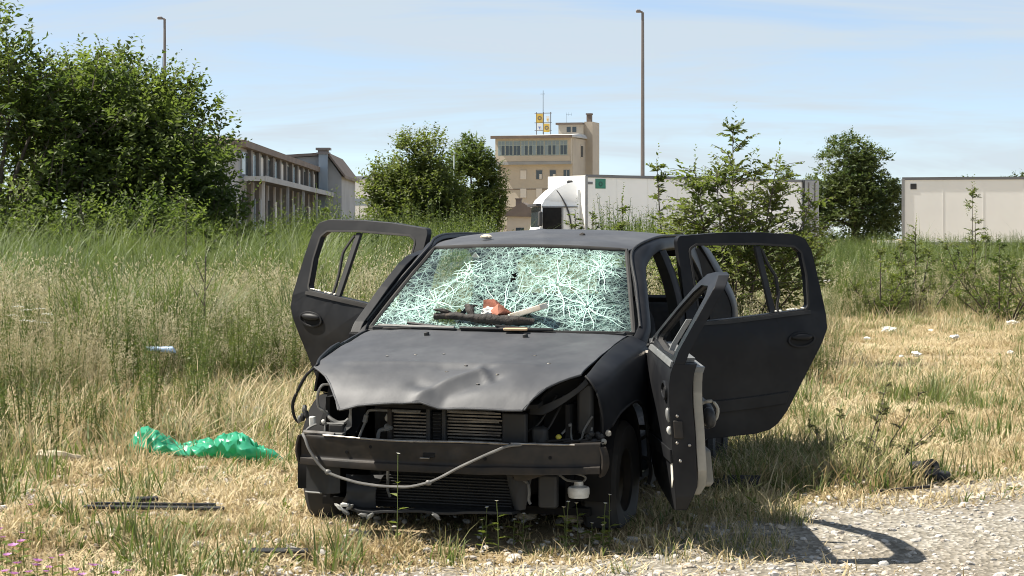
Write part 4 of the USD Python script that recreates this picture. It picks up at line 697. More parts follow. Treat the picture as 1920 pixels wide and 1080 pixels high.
part('door_line', cat(box(-.99, -.96, .03, .042, .95, 2.65), box(-1.84, -1.81, .03, .042, .95, 1.75)), 'trailer_frame', cb, False); part('side_window', rbox(-.86, -.5, .03, .05, 1.95, 2.5, .02), 'trailer_white', cb); part('belt_stripe', box(-1.86, -.36, .022, .040, 2.665, 2.72), 'trailer_frame', cb, False)
part('air_deflector', box(-.34, -.02, .12, .2, 1.1, 3.4), 'cab_white', T2, False); part('grille', box(-2.06, -2.0, .3, 2.2, .9, 1.5), 'chassis', T2, False)
ps = [(-1.25, .28, 3.43), (-1.05, .16, 3.15), (-.85, .02, 2.75), (-.7, -.02, 2.3), (-.62, -.02, 1.6)]; part('fairing_strap', tube(ps, .035, 5, 16), 'chassis', cb)
part('air_horn', cat(rbox(-.7, -.35, .55, .75, 3.66, 3.8, .05)), 'chassis', cb)
part('chassis', box(-1.9, 2.0, .6, 1.9, .55, .85), 'chassis', T2, False)
for x in (-1.35, 1.1): part('wheel', moved(trimesh.creation.cylinder(.5, .35, sections=24), rot([1, 0, 0], np.pi / 2), (x, .25, .5)), 'rubber', T2, 40)
T3 = thing('white_trailer', 'white box trailer cut off by the right edge of the picture', 'trailer', (16.75, 88, 0), -.195)
b3 = trailer(T3, 13.4)
bx_ = part('marker_plate', box(.32, .58, -.014, -.003, 3.50, 3.74), 'chassis', b3, False)
part('lock_box', rbox(-1.1, -.15, .3, 1.2, .95, 1.3, .04), 'white_sheet', T3)
# ---------------------------------------------------------------- trees and saplings
leafmat('leaf_dark', (.085, .128, .034), (.19, .24, .065), .52, rnd=.35, nscale=1.1)
leafmat('leaf_mid', (.095, .14, .033), (.20, .245, .065), .50, rnd=.35, nscale=1.4)
leafmat('leaf_far', (.06, .095, .032), (.14, .175, .06), .42, rnd=.25, nscale=.5)
leafmat('leaf_fresh', (.085, .125, .026), (.16, .205, .052), .40, rnd=.3, nscale=2.)
leafmat('leaf_elm', (.13, .175, .045), (.25, .285, .085), .52, rnd=.4, nscale=2.5)
pbr('bark', (.055, .043, .032), .9, col2=(.10, .082, .062), nscale=12., bump=.5, bscale=30.)
def unit(v): return v / (np.linalg.norm(v, axis=-1, keepdims=True) + 1e-9)
def leaf_mesh(P, D, N, Ln, W):
    """many folded leaves: base, two sides, tip"""
    D = unit(D); S = unit(np.cross(D, N)); N = np.cross(S, D); Ln = np.broadcast_to(Ln, len(P))[:, None]; W = np.broadcast_to(W, len(P))[:, None]
    v = np.stack([P, P + D * Ln * .45 + S * W * .5 + N * W * .16, P + D * Ln - N * Ln * .10, P + D * Ln * .45 - S * W * .5 + N * W * .16], 1).reshape(-1, 3)
    k = np.arange(len(P))[:, None] * 4
    return TM(v, np.stack([k + [0, 1, 2], k + [0, 2, 3]], 1).reshape(-1, 3))
def shoots(P, D, ln, nleaf, leafL, g, droop=.12, wid=.55):
    """leafy shoots from the points P along D with alternate leaves"""
    n = len(P); D = unit(D); t = np.linspace(.08, 1, nleaf)[None, :, None]; ln = np.broadcast_to(ln, n)[:, None, None]
    C = P[:, None] + D[:, None] * t * ln - V([0, 0, 1.]) * droop * ln * t ** 2
    side = unit(np.cross(D, g.normal(0, .35, (n, 3)) + V([0, 0, 1.])))[:, None] * np.where(np.arange(nleaf) % 2, 1, -1)[None, :, None]
    LD = D[:, None] * .55 + side * .9 + g.normal(0, .28, C.shape); NN = V([0, 0, 1.]) + g.normal(0, .55, C.shape) + .3 * D[:, None]
    L = leafL * (1 - .55 * t[..., 0] ** 2) * g.uniform(.7, 1.25, C.shape[:2])
    C, LD, NN, L = C.reshape(-1, 3), LD.reshape(-1, 3), NN.reshape(-1, 3), L.ravel()
    return leaf_mesh(C, LD, NN, L, L * wid)
def in_blobs(blobs, n, g, shell=2.6):
    B = V(blobs, ) if False else np.array(blobs, float); w = B[:, 3] * B[:, 4] * B[:, 5]; w = w ** .8; i = g.choice(len(B), n, p=w / w.sum())
    d = unit(g.normal(0, 1, (n, 3))); r = g.uniform(0, 1, n) ** (1 / shell)
    return B[i, :3] + d * r[:, None] * B[i, 3:6], d, i
def tree(name, label, category, X, Y, blobs, H, mat, nsh, slen, nleaf, leafL, seed, up=.5, trunk_r=.12, group=None, hole=.36, hf=.9, nlimb=9, droop=.12):
    g = np.random.default_rng(seed); t = thing(name, label, category, (X, Y, 0), 0, group); B = np.array(blobs, float)
    P, d, i = in_blobs(blobs, nsh, g); keep = meshkit.fbm(P * hf + seed * 3.7, 2, seed) > hole; P, d = P[keep], d[keep]
    keep = P[:, 2] > .15; P, d = P[keep], d[keep]
    D = d * .8 + V([0, 0, up]) + g.normal(0, .38, P.shape)
    obj('foliage', shoots(P, D, slen * g.uniform(.5, 1.35, len(P)), nleaf, leafL, g, droop), mat, t, kind='stuff')
    top = B[np.argmax(B[:, 2])]; tp_ = [(0, 0, -.1), (.05 * g.normal(), .05 * g.normal(), H * .25), (top[0] * .5, top[1] * .5, H * .55), (top[0], top[1], H * .82)]
    obj('trunk', tube(tp_, [trunk_r, trunk_r * .75, trunk_r * .5, trunk_r * .15], 8, 14), 'bark', t, True)
    for k in range(nlimb):
        b = B[k % len(B)]; e = b[:3] + unit(g.normal(0, 1, 3)) * b[3:6] * .75; z0 = H * g.uniform(.08, .45); z0 = min(z0, max(.1, e[2] * .7))
        obj('limb', tube([(0, 0, z0), (e[0] * .35, e[1] * .35, z0 + (e[2] - z0) * .5), tuple(e)], [trunk_r * .45, trunk_r * .3, trunk_r * .08], 6, 8), 'bark', t, True)
    q = g.choice(len(P), min(len(P), 260), replace=False)
    obj('twigs', cat(*[tube([p - unit(dd) * slen * .6, p, p + unit(dd) * slen * .9], [.012, .008, .003], 3) for p, dd in zip(P[q], D[q])]), 'bark', t, kind='stuff')
    return t
GS = 'dense shrubs on the left'
tree('large_shrub', 'dark leafy large shrub cut off by the left edge', 'shrub', -7.6, 30, [(-.6, 0, 1.5, 1.9, 1.3, 1.6), (.35, .1, 3.1, .9, .9, 1.1), (-.3, .3, 3.7, .9, 1.0, 1.2), (1.3, .3, 2.8, .8, .8, 1.3), (.9, -.2, 1.6, .9, 1, 1.3)], 4.6, 'leaf_dark', 3700, .45, 9, .135, 1, hole=.41, group=GS)
tree('large_shrub', 'broad leafy shrub second from the left, its top below the left lamp post', 'shrub', -6.2, 31.5, [(-.3, 0, 1.7, 1.5, 1.3, 1.7), (.1, 0, 3.25, 1.05, 1.0, .95), (.9, .2, 2.7, .9, .9, 1.2), (-.7, .3, 3.0, .75, .8, .95)], 4.4, 'leaf_mid', 4300, .45, 9, .135, 2, hole=.41, group=GS)
tree('large_shrub', 'leafy shrub sloping down to the right in front of the grey hall', 'shrub', -5.12, 30.5, [(-.2, 0, 1.4, 1.1, 1.2, 1.4), (-.25, 0, 2.5, .65, .8, 1.0), (.35, 0, 2.1, .6, .7, .85), (-.75, .1, 2.9, .5, .6, .6), (.55, .0, 1.2, .7, .8, 1.1)], 3.6, 'leaf_dark', 3100, .42, 9, .13, 3, hole=.41, group=GS)
tree('large_shrub', 'low dark shrub at the foot of the large shrubs, nearest the hall', 'shrub', -5.6, 28.3, [(-.4, 0, .95, 1.1, .9, 1.0), (.7, 0, 1.05, .9, .8, .95), (-1.6, 0, .9, .9, .8, .9)], 1.9, 'leaf_dark', 2600, .34, 8, .09, 4, group=GS)
tree('bushy_tree', 'light green bushy tree with pointed shoots left of the tower block', 'tree', -3.25, 70, [(0, 0, 1.9, 1.5, 1.4, 1.8), (-.35, 0, 3.7, .6, .7, 1.1), (.45, 0, 3.6, .5, .6, 1.3), (-1.05, 0, 2.9, .6, .7, 1.0), (.9, 0, 2.4, .7, .8, 1.1)], 5.0, 'leaf_elm', 2400, .72, 10, .19, 5, up=.9, hole=.33, hf=.6)
tree('round_tree', 'dark round-crowned tree touching the left side of the tower block', 'tree', -1.85, 100, [(0, 0, 2.6, 1.3, 1.4, 2.6), (-.2, 0, 4.6, 1.05, 1.1, 1.7), (.35, 0, 3.6, 1.15, 1.0, 1.7), (-.75, 0, 3.0, .9, .9, 1.5)], 6.4, 'leaf_dark', 4600, .48, 8, .20, 6, up=.35, hole=.30, hf=.7)
tree('oak_tree', 'broad oak-like tree standing between the two white trailers', 'tree', 21.7, 130, [(0, 0, 3.4, 2.7, 2.4, 3.2), (-.4, 0, 6.0, 1.7, 1.6, 1.9), (1.0, 0, 5.3, 1.5, 1.4, 1.7), (-1.7, 0, 4.4, 1.2, 1.2, 1.7), (2.1, 0, 3.3, 1.0, 1.2, 2.2), (-2.2, 0, 2.3, .9, 1, 2.0)], 8.0, 'leaf_far', 4600, .62, 8, .27, 7, up=.3, trunk_r=.3, hole=.40, hf=.55)
tree('poplar_tree', 'pale slender tree just left of the oak-like tree, behind the trailer', 'tree', 24.5, 185, [(0, 0, 3.5, 1.3, 1.2, 3.2), (.1, 0, 6.0, .8, .8, 1.7), (-.9, 0, 3.6, .8, .8, 2.4)], 7.8, 'leaf_fresh', 900, .7, 8, .26, 8, up=.8, hole=.36)
for k, (X, Y, w, H, lb) in enumerate([(44.5, 205, 1.7, 7.9, 'distant tree top just above the right trailer roof'), (48.5, 195, 2.3, 8.4, 'distant tree at the right picture edge above the trailer roof'), (8.6, 240, 3.0, 7.2, 'distant tree hidden low behind the white trailer')]):
    tree('distant_tree', lb, 'tree', X, Y, [(0, 0, H * .45, w, w * .8, H * .43), (.4 * w, 0, H * .62, w * .6, w * .6, H * .3), (-.5 * w, 0, H * .55, w * .6, w * .6, H * .3)], H, 'leaf_far', 1100, .8, 7, .34, 20 + k, up=.3, trunk_r=.2, nlimb=4)

def sapling(name, label, X, Y, H, W, nst, mat, leafL, seed, dens=1., group=None, low=.12, stems=None, cat_='sapling', slen=.34, thick=1.):
    """several upright stems with arching side branches carrying flat, two-ranked leaves"""
    g = np.random.default_rng(seed); t = thing(name, label, cat_, (X, Y, 0), 0, group); LM, BR = [], []
    for k in range(nst):
        a = g.uniform(0, 2 * np.pi); r = W * (0 if k == 0 else g.uniform(.25, 1.)); h = H * (1 if k == 0 else g.uniform(.45, .9) * (1 - .25 * r / W))
        if stems: dx, dy, h = stems[k]
        else: dx, dy = r * math.cos(a), r * math.sin(a)
        b0 = V([dx * .12 + .03 * g.normal(), dy * .12 + .03 * g.normal(), -.05]); path = V([b0, b0 + V([dx * .35, dy * .35, h * .42]), b0 + V([dx * .75, dy * .75, h * .78]), b0 + V([dx * .95, dy * .95, h])])
        st = tube(path, [.022 * H ** .5 * thick, .014 * thick, .009 * thick, .003 * thick], 5, 12); obj('stem', st, 'bark', t, True)
        nb = int(h * 15 * dens); tt = g.uniform(low, .97, nb); c = PchipInterpolator([0, .42, .78, 1], path)(tt)
        ang = np.arange(nb) * 2.4 + g.uniform(0, 6); out = np.stack([np.cos(ang), np.sin(ang), g.uniform(.35, 1.0, nb)], 1) + V([dx, dy, 0]) * .5
        ln = slen * H ** .6 * (1.15 - .85 * tt) * g.uniform(.6, 1.3, nb)
        LM.append(shoots(c, out, ln, 13, leafL, g, .22, .5)); BR += [tube([p, p + unit(o) * l * .5, p + unit(o) * l - V([0, 0, .18 * l])], [.006, .004, .002], 3) for p, o, l in zip(c, out, ln)]
        m = nb // 2; q = c[:m] + unit(out[:m]) * ln[:m, None] * .5
        LM.append(shoots(q, out[:m] + g.normal(0, .6, (m, 3)), ln[:m] * .6, 9, leafL * .9, g, .2, .5))
        LM.append(shoots(path[-1:] - V([0, 0, .12 * h]), V([[.05, 0, 1.]]), .2 * h, 15, leafL * .9, g, 0., .5))
    obj('leaves', cat(*LM), mat, t, kind='stuff'); obj('twigs', cat(*BR), 'bark', t, kind='stuff')
    return t
sapling('elm_sapling', 'tallest feathery sapling, standing before the white trailer right of the car roof', 2.36, 22, 2.72, .72, 13, 'leaf_elm', .085, 31, 1.25, slen=.48, stems=[(.0, 0, 2.72), (-.35, .1, 2.3), (.42, -.1, 2.35), (.85, .2, 1.95), (-.2, -.3, 2.2), (.25, .3, 2.3), (.72, -.2, 1.55), (-.5, .2, 1.7), (.1, -.4, 1.9), (.5, .1, 2.0), (-.3, .3, 1.9), (.85, .0, 1.3), (-.6, -.2, 1.2)], low=.42)
sapling('elm_sapling', 'slim leaning sapling with a bare pointed top, left of the tallest sapling', 1.72, 22.6, 2.35, .3, 3, 'leaf_elm', .070, 32, 1.2, stems=[(-.14, 0, 2.36), (.2, .1, 1.7), (-.35, .1, 1.55)], slen=.2)
sapling('elm_sapling', 'short sapling in front of the trailer, just above the car roof', 1.25, 23, 1.95, .45, 6, 'leaf_elm', .07, 33, 1.3, slen=.24)
sapling('elm_sapling', 'thin young sapling beside the white truck cab', .78, 24, 1.8, .3, 3, 'leaf_fresh', .055, 34, .9, slen=.22)
sapling('elm_sapling', 'spindly single-stemmed sapling before the right trailer', 9.85, 44, 2.62, .25, 1, 'leaf_elm', .09, 35, .7, slen=.28)
GR = 'bushes in front of the right trailer'
for k, (X, Y, H, W, lb) in enumerate([(8.6, 38, 1.95, 1.0, 'leafy bush left of the spindly sapling by the right trailer'), (10.3, 39, 1.95, 1.0, 'leafy bush right of the spindly sapling by the right trailer'), (7.75, 32.5, 1.45, .9, 'low bush with a dark shaded foot on the right'), (9.9, 43, 1.6, .7, 'leafy bush at the foot of the spindly sapling'), (6.1, 34, 1.35, .6, 'bush just right of the open left rear door, first of the row'), (6.9, 35, 1.75, .9, 'bush second from the open left rear door, before the oak-like tree'), (8.75, 34, 1.7, .9, 'bush nearest the right picture edge')]):
    sapling('bush', lb, X, Y, H, W, 11, 'leaf_elm' if k != 2 else 'leaf_mid', .075, 40 + k, .9, GR, .05, cat_='bush')
for k, (px_, Y, H, lb) in enumerate([(350, 23, 1.95, 'bright shoot in front of the dark left shrubs, leftmost of the young saplings'), (385, 22.5, 1.6, 'short bright sapling in front of the dark left shrubs'), (452, 24, 1.85, 'bright upright sapling in front of the grey hall'), (600, 26, 1.9, 'bright sapling in front of the hall canopy end'), (500, 25, 1.6, 'bushy bright sapling under the hall canopy'), (1110, 27, 1.85, 'young sapling in front of the truck cab door')]):
    sapling('young_sapling', lb, (px_ - 960) / FPX * Y, Y, H, .32, 4, 'leaf_fresh', .06, 60 + k, 1.0, 'young saplings in the weeds', slen=.22)
# ---------------------------------------------------------------- grasses and weeds (uncountable: instanced)
leafmat('straw', (.57, .455, .26), (.75, .635, .41), .30, .7, .28, tcol=(.62, .50, .28), spec=.2, nscale=.9)
leafmat('straw_green', (.20, .22, .08), (.38, .36, .16), .32, .65, .28, tcol=(.42, .40, .18), spec=.2, nscale=.8)
leafmat('blade_green', (.10, .15, .040), (.19, .235, .08), .35, .55, .3, spec=.3, nscale=.7)
leafmat('blade_bluegreen', (.125, .170, .072), (.22, .255, .120), .32, .5, .3, spec=.35, nscale=.6)
leafmat('weed_leaf', (.11, .155, .030), (.20, .24, .06), .38, .5, .3, nscale=.7)
leafmat('oat_head', (.58, .52, .33), (.76, .70, .50), .35, .6, .2, tcol=(.66, .58, .36), spec=.2, nscale=1.)
def blades(n, g, h0, h1, spread, lean_, w, curl=1.8):
    r = spread * np.sqrt(g.uniform(0, 1, n)); a = g.uniform(0, 2 * np.pi, n); base = np.stack([r * np.cos(a), r * np.sin(a), np.zeros(n)], 1)
    az = a + g.normal(0, 1.2, n); h = g.uniform(h0, h1, n); b = h * lean_ * g.uniform(.15, 1.2, n); dirv = np.stack([np.cos(az), np.sin(az), az * 0], 1); sd = np.stack([-np.sin(az), np.cos(az), az * 0], 1)
    ts = [0, .4, .75, 1]; vs = []
    for t, ww in zip(ts, (1, .85, .55, 0)):
        c = base + dirv * (b * t ** curl)[:, None] + V([0, 0, 1.]) * (h * (t - .25 * np.clip(lean_, 0, 1.5) * t ** 3))[:, None] - V([0, 0, .02])
        vs += [c + sd * w * ww / 2, c - sd * w * ww / 2] if ww else [c]
    v = np.stack(vs, 1).reshape(-1, 3); k = np.arange(n)[:, None] * 7
    return TM(v, np.stack([k + q for q in ([0, 1, 3], [0, 3, 2], [2, 3, 5], [2, 5, 4], [4, 5, 6])], 1).reshape(-1, 3)), base + dirv * b[:, None] + V([0, 0, 1.]) * (h * (1 - .25 * min(lean_, 1.5)))[:, None]
def short_tuft(g, mats):
    return [(blades(n, g, h0, h1, sp, le, w)[0], m) for n, h0, h1, sp, le, w, m in mats]
def oat(g, n, h0, h1, stem, head, w=.006):
    m, tips = blades(n, g, h0, h1, .16, .38, w); lowm, _ = blades(n, g, h0 * .3, h1 * .6, .15, .7, w * 1.3)
    k = 13; P = np.repeat(tips, k, 0) + g.normal(0, .022, (n * k, 3)) - V([0, 0, 1]) * g.uniform(0, .20, (n * k, 1)); D = V([0, 0, -1.]) + g.normal(0, .55, P.shape)
    return [(cat(m, lowm), stem), (leaf_mesh(P, D, g.normal(0, 1, P.shape), g.uniform(.022, .042, len(P)), .011), head)]
def tall_green(g, mat, h0, h1, n=46): return [(cat(blades(n, g, h0, h1, .22, .75, .011, 2.2)[0], blades(n // 2, g, h0 * .4, h1 * .7, .24, 1.1, .010)[0]), mat)]
def weed(g, h, mat, ns=7, L=.06):
    LM, BR = [], []
    for k in range(ns):
        a = g.uniform(0, 6.28); r = g.uniform(.02, .22); hh = h * g.uniform(.6, 1.05); p0 = V([r * .4 * math.cos(a), r * .4 * math.sin(a), 0]); p1 = V([r * math.cos(a) * 1.3, r * math.sin(a) * 1.3, hh])
        m = int(hh * 26); t = np.linspace(.12, 1, m)[:, None]; c = p0 + (p1 - p0) * t; an = np.arange(m) * 2.4 + a; D = np.stack([np.cos(an), np.sin(an), g.uniform(.1, .9, m)], 1); Lg = L * (1.25 - .7 * t[:, 0]) * g.uniform(.7, 1.3, m)
        LM.append(leaf_mesh(c, D, V([0, 0, 1.]) + g.normal(0, .4, D.shape), Lg, Lg * .34)); BR.append(tube([p0, (p0 + p1) / 2 + .02 * g.normal(0, 1, 3), p1], [.006, .005, .002], 3, cap=False))
        q = p0 + (p1 - p0) * g.uniform(.35, .85, (5, 1)); LM.append(shoots(q, g.normal(0, .6, (5, 3)) + V([0, 0, .9]), .18 * h, 7, L * .7, g, .1, .4))
    return [(cat(*LM), mat), (cat(*BR), 'blade_green')]
def rosette(g, mat, n=16, L=.09):
    a = np.arange(n) * 2.4; D = np.stack([np.cos(a), np.sin(a), g.uniform(.15, 1.1, n)], 1); return [(leaf_mesh(g.normal(0, .012, (n, 3)), D, V([0, 0, 1.]) + g.normal(0, .2, D.shape), L * g.uniform(.6, 1.3, n), L * .34), mat)]
def scatter(name, label, category, protos, xy, seed, smin=.75, smax=1.25, z0=0., smod=None, tilt=.10):
    g = np.random.default_rng(seed); path = numbered('/World', name); pi = UsdGeom.PointInstancer.Define(stage, path); tag(pi, label, category, kind='stuff')
    rel = pi.CreatePrototypesRel()
    for k, pr in enumerate(protos):
        pp_ = f'{path}/clump_{k:03d}' if k else f'{path}/clump'; UsdGeom.Xform.Define(stage, pp_)
        for j, (m, mt) in enumerate(pr): usdkit.mesh(stage, f'{pp_}/blades' + (f'_{j:03d}' if j else ''), m, MAT[mt])
        rel.AddTarget(pp_)
    n = len(xy); z = gz(xy[:, 0], xy[:, 1]) * (1 - np.clip((np.hypot(xy[:, 0], xy[:, 1]) - 60) / 40, 0, 1)) + z0
    pi.CreatePositionsAttr(Vt.Vec3fArray.FromNumpy(np.c_[xy, z].astype(np.float32))); pi.CreateProtoIndicesAttr(Vt.IntArray.FromNumpy(g.integers(0, len(protos), n).astype(np.int32)))
    s = g.uniform(smin, smax, n) * (1 if smod is None else smod); pi.CreateScalesAttr(Vt.Vec3fArray.FromNumpy(np.c_[s, s, s * g.uniform(.8, 1.2, n)].astype(np.float32)))
    a = g.uniform(0, 2 * np.pi, n); tx = g.normal(0, tilt, n); ty = g.normal(0, tilt, n); q = np.c_[np.cos(a / 2), tx / 2, ty / 2, np.sin(a / 2)]; q /= np.linalg.norm(q, axis=1, keepdims=True)
    pi.CreateOrientationsAttr(Vt.QuathArray([Gf.Quath(*map(float, r)) for r in q]))
    return path
def wedge(n, y0, y1, g, pad=.6, lo=-1., hi=1.):
    """n points spread evenly over the ground between two distances, as wide as the view and a margin"""
    y = np.sqrt(g.uniform(y0 ** 2, y1 ** 2, n)); w = .252 * y + pad; return np.c_[g.uniform(-1, 1, n) * w, y]
ED = PchipInterpolator([-12, -6, -3.6, -2.4, -1, 1, 2.5, 3.6, 5, 9, 14, 30], [14.2, 14.6, 15.6, 17.0, 18.4, 19.6, 20.8, 25, 31, 35, 39, 46])
def dedge(p): return p[:, 1] - ED(np.clip(p[:, 0], -12, 30))
def nz(p, f, s): return meshkit.fbm(np.c_[p * f, p[:, :1] * 0] + s * 5.1, 3, s)
def in_car(p, m=0.):
    q = (np.c_[p, np.zeros(len(p))] - cO) @ np.stack([cF, cL, cU], 1); return (q[:, 0] > -3.2 - m) & (q[:, 0] < .60 + m) & (np.abs(q[:, 1]) < .80 + m)
g = np.random.default_rng(77)
on_track = lambda p, b=0.: shapely.contains_xy(TRACK.buffer(b), p[:, 0], p[:, 1])
# short dry turf
P1 = [short_tuft(np.random.default_rng(100 + k), [(40, .015, .075, .14, 1.8, .0075, 'straw'), (5, .04, .12, .10, .8, .006, 'straw')] + ([(9, .03, .10, .10, .8, .008, 'blade_green')] if k == 0 else [])) for k in range(6)]
p = np.vstack([wedge(8200, 8.2, 16, g), wedge(11000, 16, 32, g), wedge(7000, 32, 50, g)])
tr = on_track(p, -.05); keep = (dedge(p) < 1.5) & (~tr | (g.uniform(0, 1, len(p)) < np.where(on_track(p, -.55), .05, .45) * (nz(p, 1.6, 3) > .46))) & (nz(p, .9, 21) + .25 * g.uniform(0, 1, len(p)) > .42)
p = p[keep]; scatter('dry_turf', 'short straw-coloured dry grass over the waste ground', 'grass', P1, p, 1, .7, 1.35, smod=np.where(in_car(p), .6, 1.) * np.clip(p[:, 1] / 24, 1, 1.25))
# matted medium grass, half green
P2 = [short_tuft(np.random.default_rng(120 + k), [((26, .06, .34, .16, 1.2, .007, 'straw_green'), (18, .08, .40, .14, 1.0, .006, 'straw'), (6, .05, .2, .14, 1.2, .009, 'blade_green')), ((18, .06, .3, .16, 1.2, .007, 'straw_green'), (14, .05, .32, .16, 1.6, .007, 'straw'), (4, .1, .5, .1, .5, .006, 'oat_head')), ((30, .05, .30, .15, 1.1, .009, 'blade_green'), (8, .1, .36, .14, .9, .006, 'straw')), ((20, .08, .36, .15, 1.0, .008, 'blade_bluegreen'), (16, .05, .4, .16, 1.1, .006, 'straw'), (5, .2, .5, .1, .4, .006, 'oat_head')), ((14, .05, .24, .18, 1.8, .007, 'straw'), (20, .05, .34, .15, .9, .008, 'straw'))][k]) for k in range(5)]
p = np.vstack([wedge(5200, 9.2, 20, g), wedge(8000, 20, 46, g)])
dens = np.clip(.9 - np.abs(dedge(p) + .6) / 4.5, 0, 1) * np.where(p[:, 0] < 1.5, 1, .45) + np.where(p[:, 1] < 12, .03, .14) * (nz(p, .8, 5) > .56) + 1.0 * ((p[:, 0] < -1.5) & (p[:, 1] > 12.4) & (p[:, 1] < 18)) * (nz(p, .7, 6) > .40)
bag = (p[:, 0] > -2.8) & (p[:, 0] < -1.2) & (p[:, 1] > 11.0) & (p[:, 1] < 13.3)
p = p[(g.uniform(0, 1, len(p)) < np.where(bag, dens * .22, dens)) & ~in_car(p, .05) & ~on_track(p, .1) & (dedge(p) < 4)]
scatter('rough_grass', 'knee-high mixed green and straw grass at the edge of the tall growth', 'grass', P2, p, 2, .65, 1.3)
# tall wild oats
P3 = [oat(np.random.default_rng(140 + k), 16, .55, 1.10, ('straw_green', 'blade_bluegreen', 'straw', 'blade_green', 'straw_green', 'straw')[k], 'oat_head') for k in range(6)]
p = np.vstack([wedge(8600, 13.5, 26, g, .8), wedge(5600, 24, 52, g)]); d_ = dedge(p)
p = p[(d_ > -.5 + 1.0 * nz(p, .8, 8)) & (g.uniform(0, 1, len(p)) < np.clip(1.05 - np.abs(d_ - 2.) / 8, .12, 1) * np.where(p[:, 0] > 3.5, .35, 1)) & ~in_car(p, .3)]
scatter('wild_oats', 'tall seeding wild oats, pale heads above green stems', 'grass', P3, p, 3, .65, 1.15, smod=np.clip(.62 + .10 * dedge(p), .6, 1.0))
# tall arching blue-green grass, mostly on the left
P4 = [tall_green(np.random.default_rng(160 + k), ('blade_bluegreen', 'blade_green', 'blade_bluegreen')[k % 3], .75, 1.45) for k in range(5)]
p = np.vstack([wedge(5600, 15, 30, g, .8), wedge(3200, 28, 60, g)]); d_ = dedge(p)
p = p[(d_ > .2 + 3.2 * nz(p, .5, 9)) & (g.uniform(0, 1, len(p)) < np.where(p[:, 0] / p[:, 1] < -.09, .95, .30)) & (nz(p, .45, 10) > .32)]
scatter('tall_grass', 'tall arching blue-green grass filling the field on the left', 'grass', P4, p, 4, .7, 1.15, smod=np.clip(.70 + .08 * dedge(p), .6, 1.12) * np.where((p[:, 0] / p[:, 1] > -.012) & (p[:, 0] / p[:, 1] < .042), .75, 1.))
# leafy weeds
P5 = [weed(np.random.default_rng(180 + k), 1.15, ('weed_leaf', 'weed_leaf', 'blade_green')[k % 3]) for k in range(5)]
p = np.vstack([wedge(2600, 20, 34, g, .8), wedge(9500, 30, 78, g, 1.)]); d_ = dedge(p)
p = p[(d_ > np.where(p[:, 0] > 3, .5, 3.2) + 3 * nz(p, .35, 12)) & (g.uniform(0, 1, len(p)) < np.where(p[:, 0] / p[:, 1] < -.11, .35, .8)) & (nz(p, .3, 13) > .34)]
q = np.vstack([wedge(1500, 12.0, 20, g), wedge(700, 20, 34, g)]); dq = dedge(q); q = q[(np.abs(dq + .5) < 3.2) & (nz(q, .7, 19) > .47) & (q[:, 0] < 3) & ~in_car(q, .3) & ~((q[:, 0] > -2.8) & (q[:, 0] < -1.2) & (q[:, 1] > 11.0) & (q[:, 1] < 13.3))]; p = np.vstack([p, q]); d_ = dedge(p); scatter('leafy_weeds', 'waist-high yellow-green leafy weeds covering the far field', 'weeds', P5, p, 5, .7, 1.2, smod=np.where(p[:, 0] > 3, np.clip(.55 + .055 * d_, .5, 1.0), np.clip(.62 + .05 * d_, .30, 1.32)) * np.where((p[:, 0] / p[:, 1] > -.012) & (p[:, 0] / p[:, 1] < .042), .66, 1.))
# low green weeds in the turf
P6 = [rosette(np.random.default_rng(200 + k), 'weed_leaf', 14, .05) for k in range(2)] + [short_tuft(np.random.default_rng(210 + k), [(26, .05, .20, .09, .6, .008, 'blade_green'), (10, .08, .26, .08, .5, .006, 'straw_green')]) for k in range(3)]
p = np.vstack([wedge(2400, 8.6, 18, g), wedge(2600, 18, 44, g)])
p = p[((nz(p, 1.3, 15) > .56) | (g.uniform(0, 1, len(p)) < .07)) & ~in_car(p, .02) & (dedge(p) < 1) & (~on_track(p, .05) | (g.uniform(0, 1, len(p)) < .03))]
scatter('low_weeds', 'small green weeds and grass tufts dotted through the dry turf', 'weeds', P6, p, 6, .6, 1.35)
# growth along the front of the car and in the shade of its left side
P7 = [short_tuft(np.random.default_rng(220 + k), [(10, .08, .24, .10, .6, .006, 'straw_green'), (17, .06, .22, .11, 1.1, .006, 'straw'), (5, .06, .20, .08, .6, .008, 'blade_green')]) for k in range(4)]
u = g.uniform(0, 1, 130); p = np.c_[-1.75 + 3.0 * u, 9.62 - .30 * u + g.normal(0, .14, 130)]
q = np.c_[g.uniform(1.05, 2.15, 420), g.uniform(11.0, 13.6, 420)]; q = q[~in_car(q, .05)]; p = np.vstack([p, q, np.c_[g.uniform(.45, 1.4, 160), g.uniform(9.7, 11.2, 160)]]); p = p[~in_car(p, 0)]
scatter('verge_grass', 'straggling grass growing against the front and the left side of the wreck', 'grass', P7, p, 7, .7, 1.3, smod=np.where(p[:, 1] > 11, 1.15, .58))
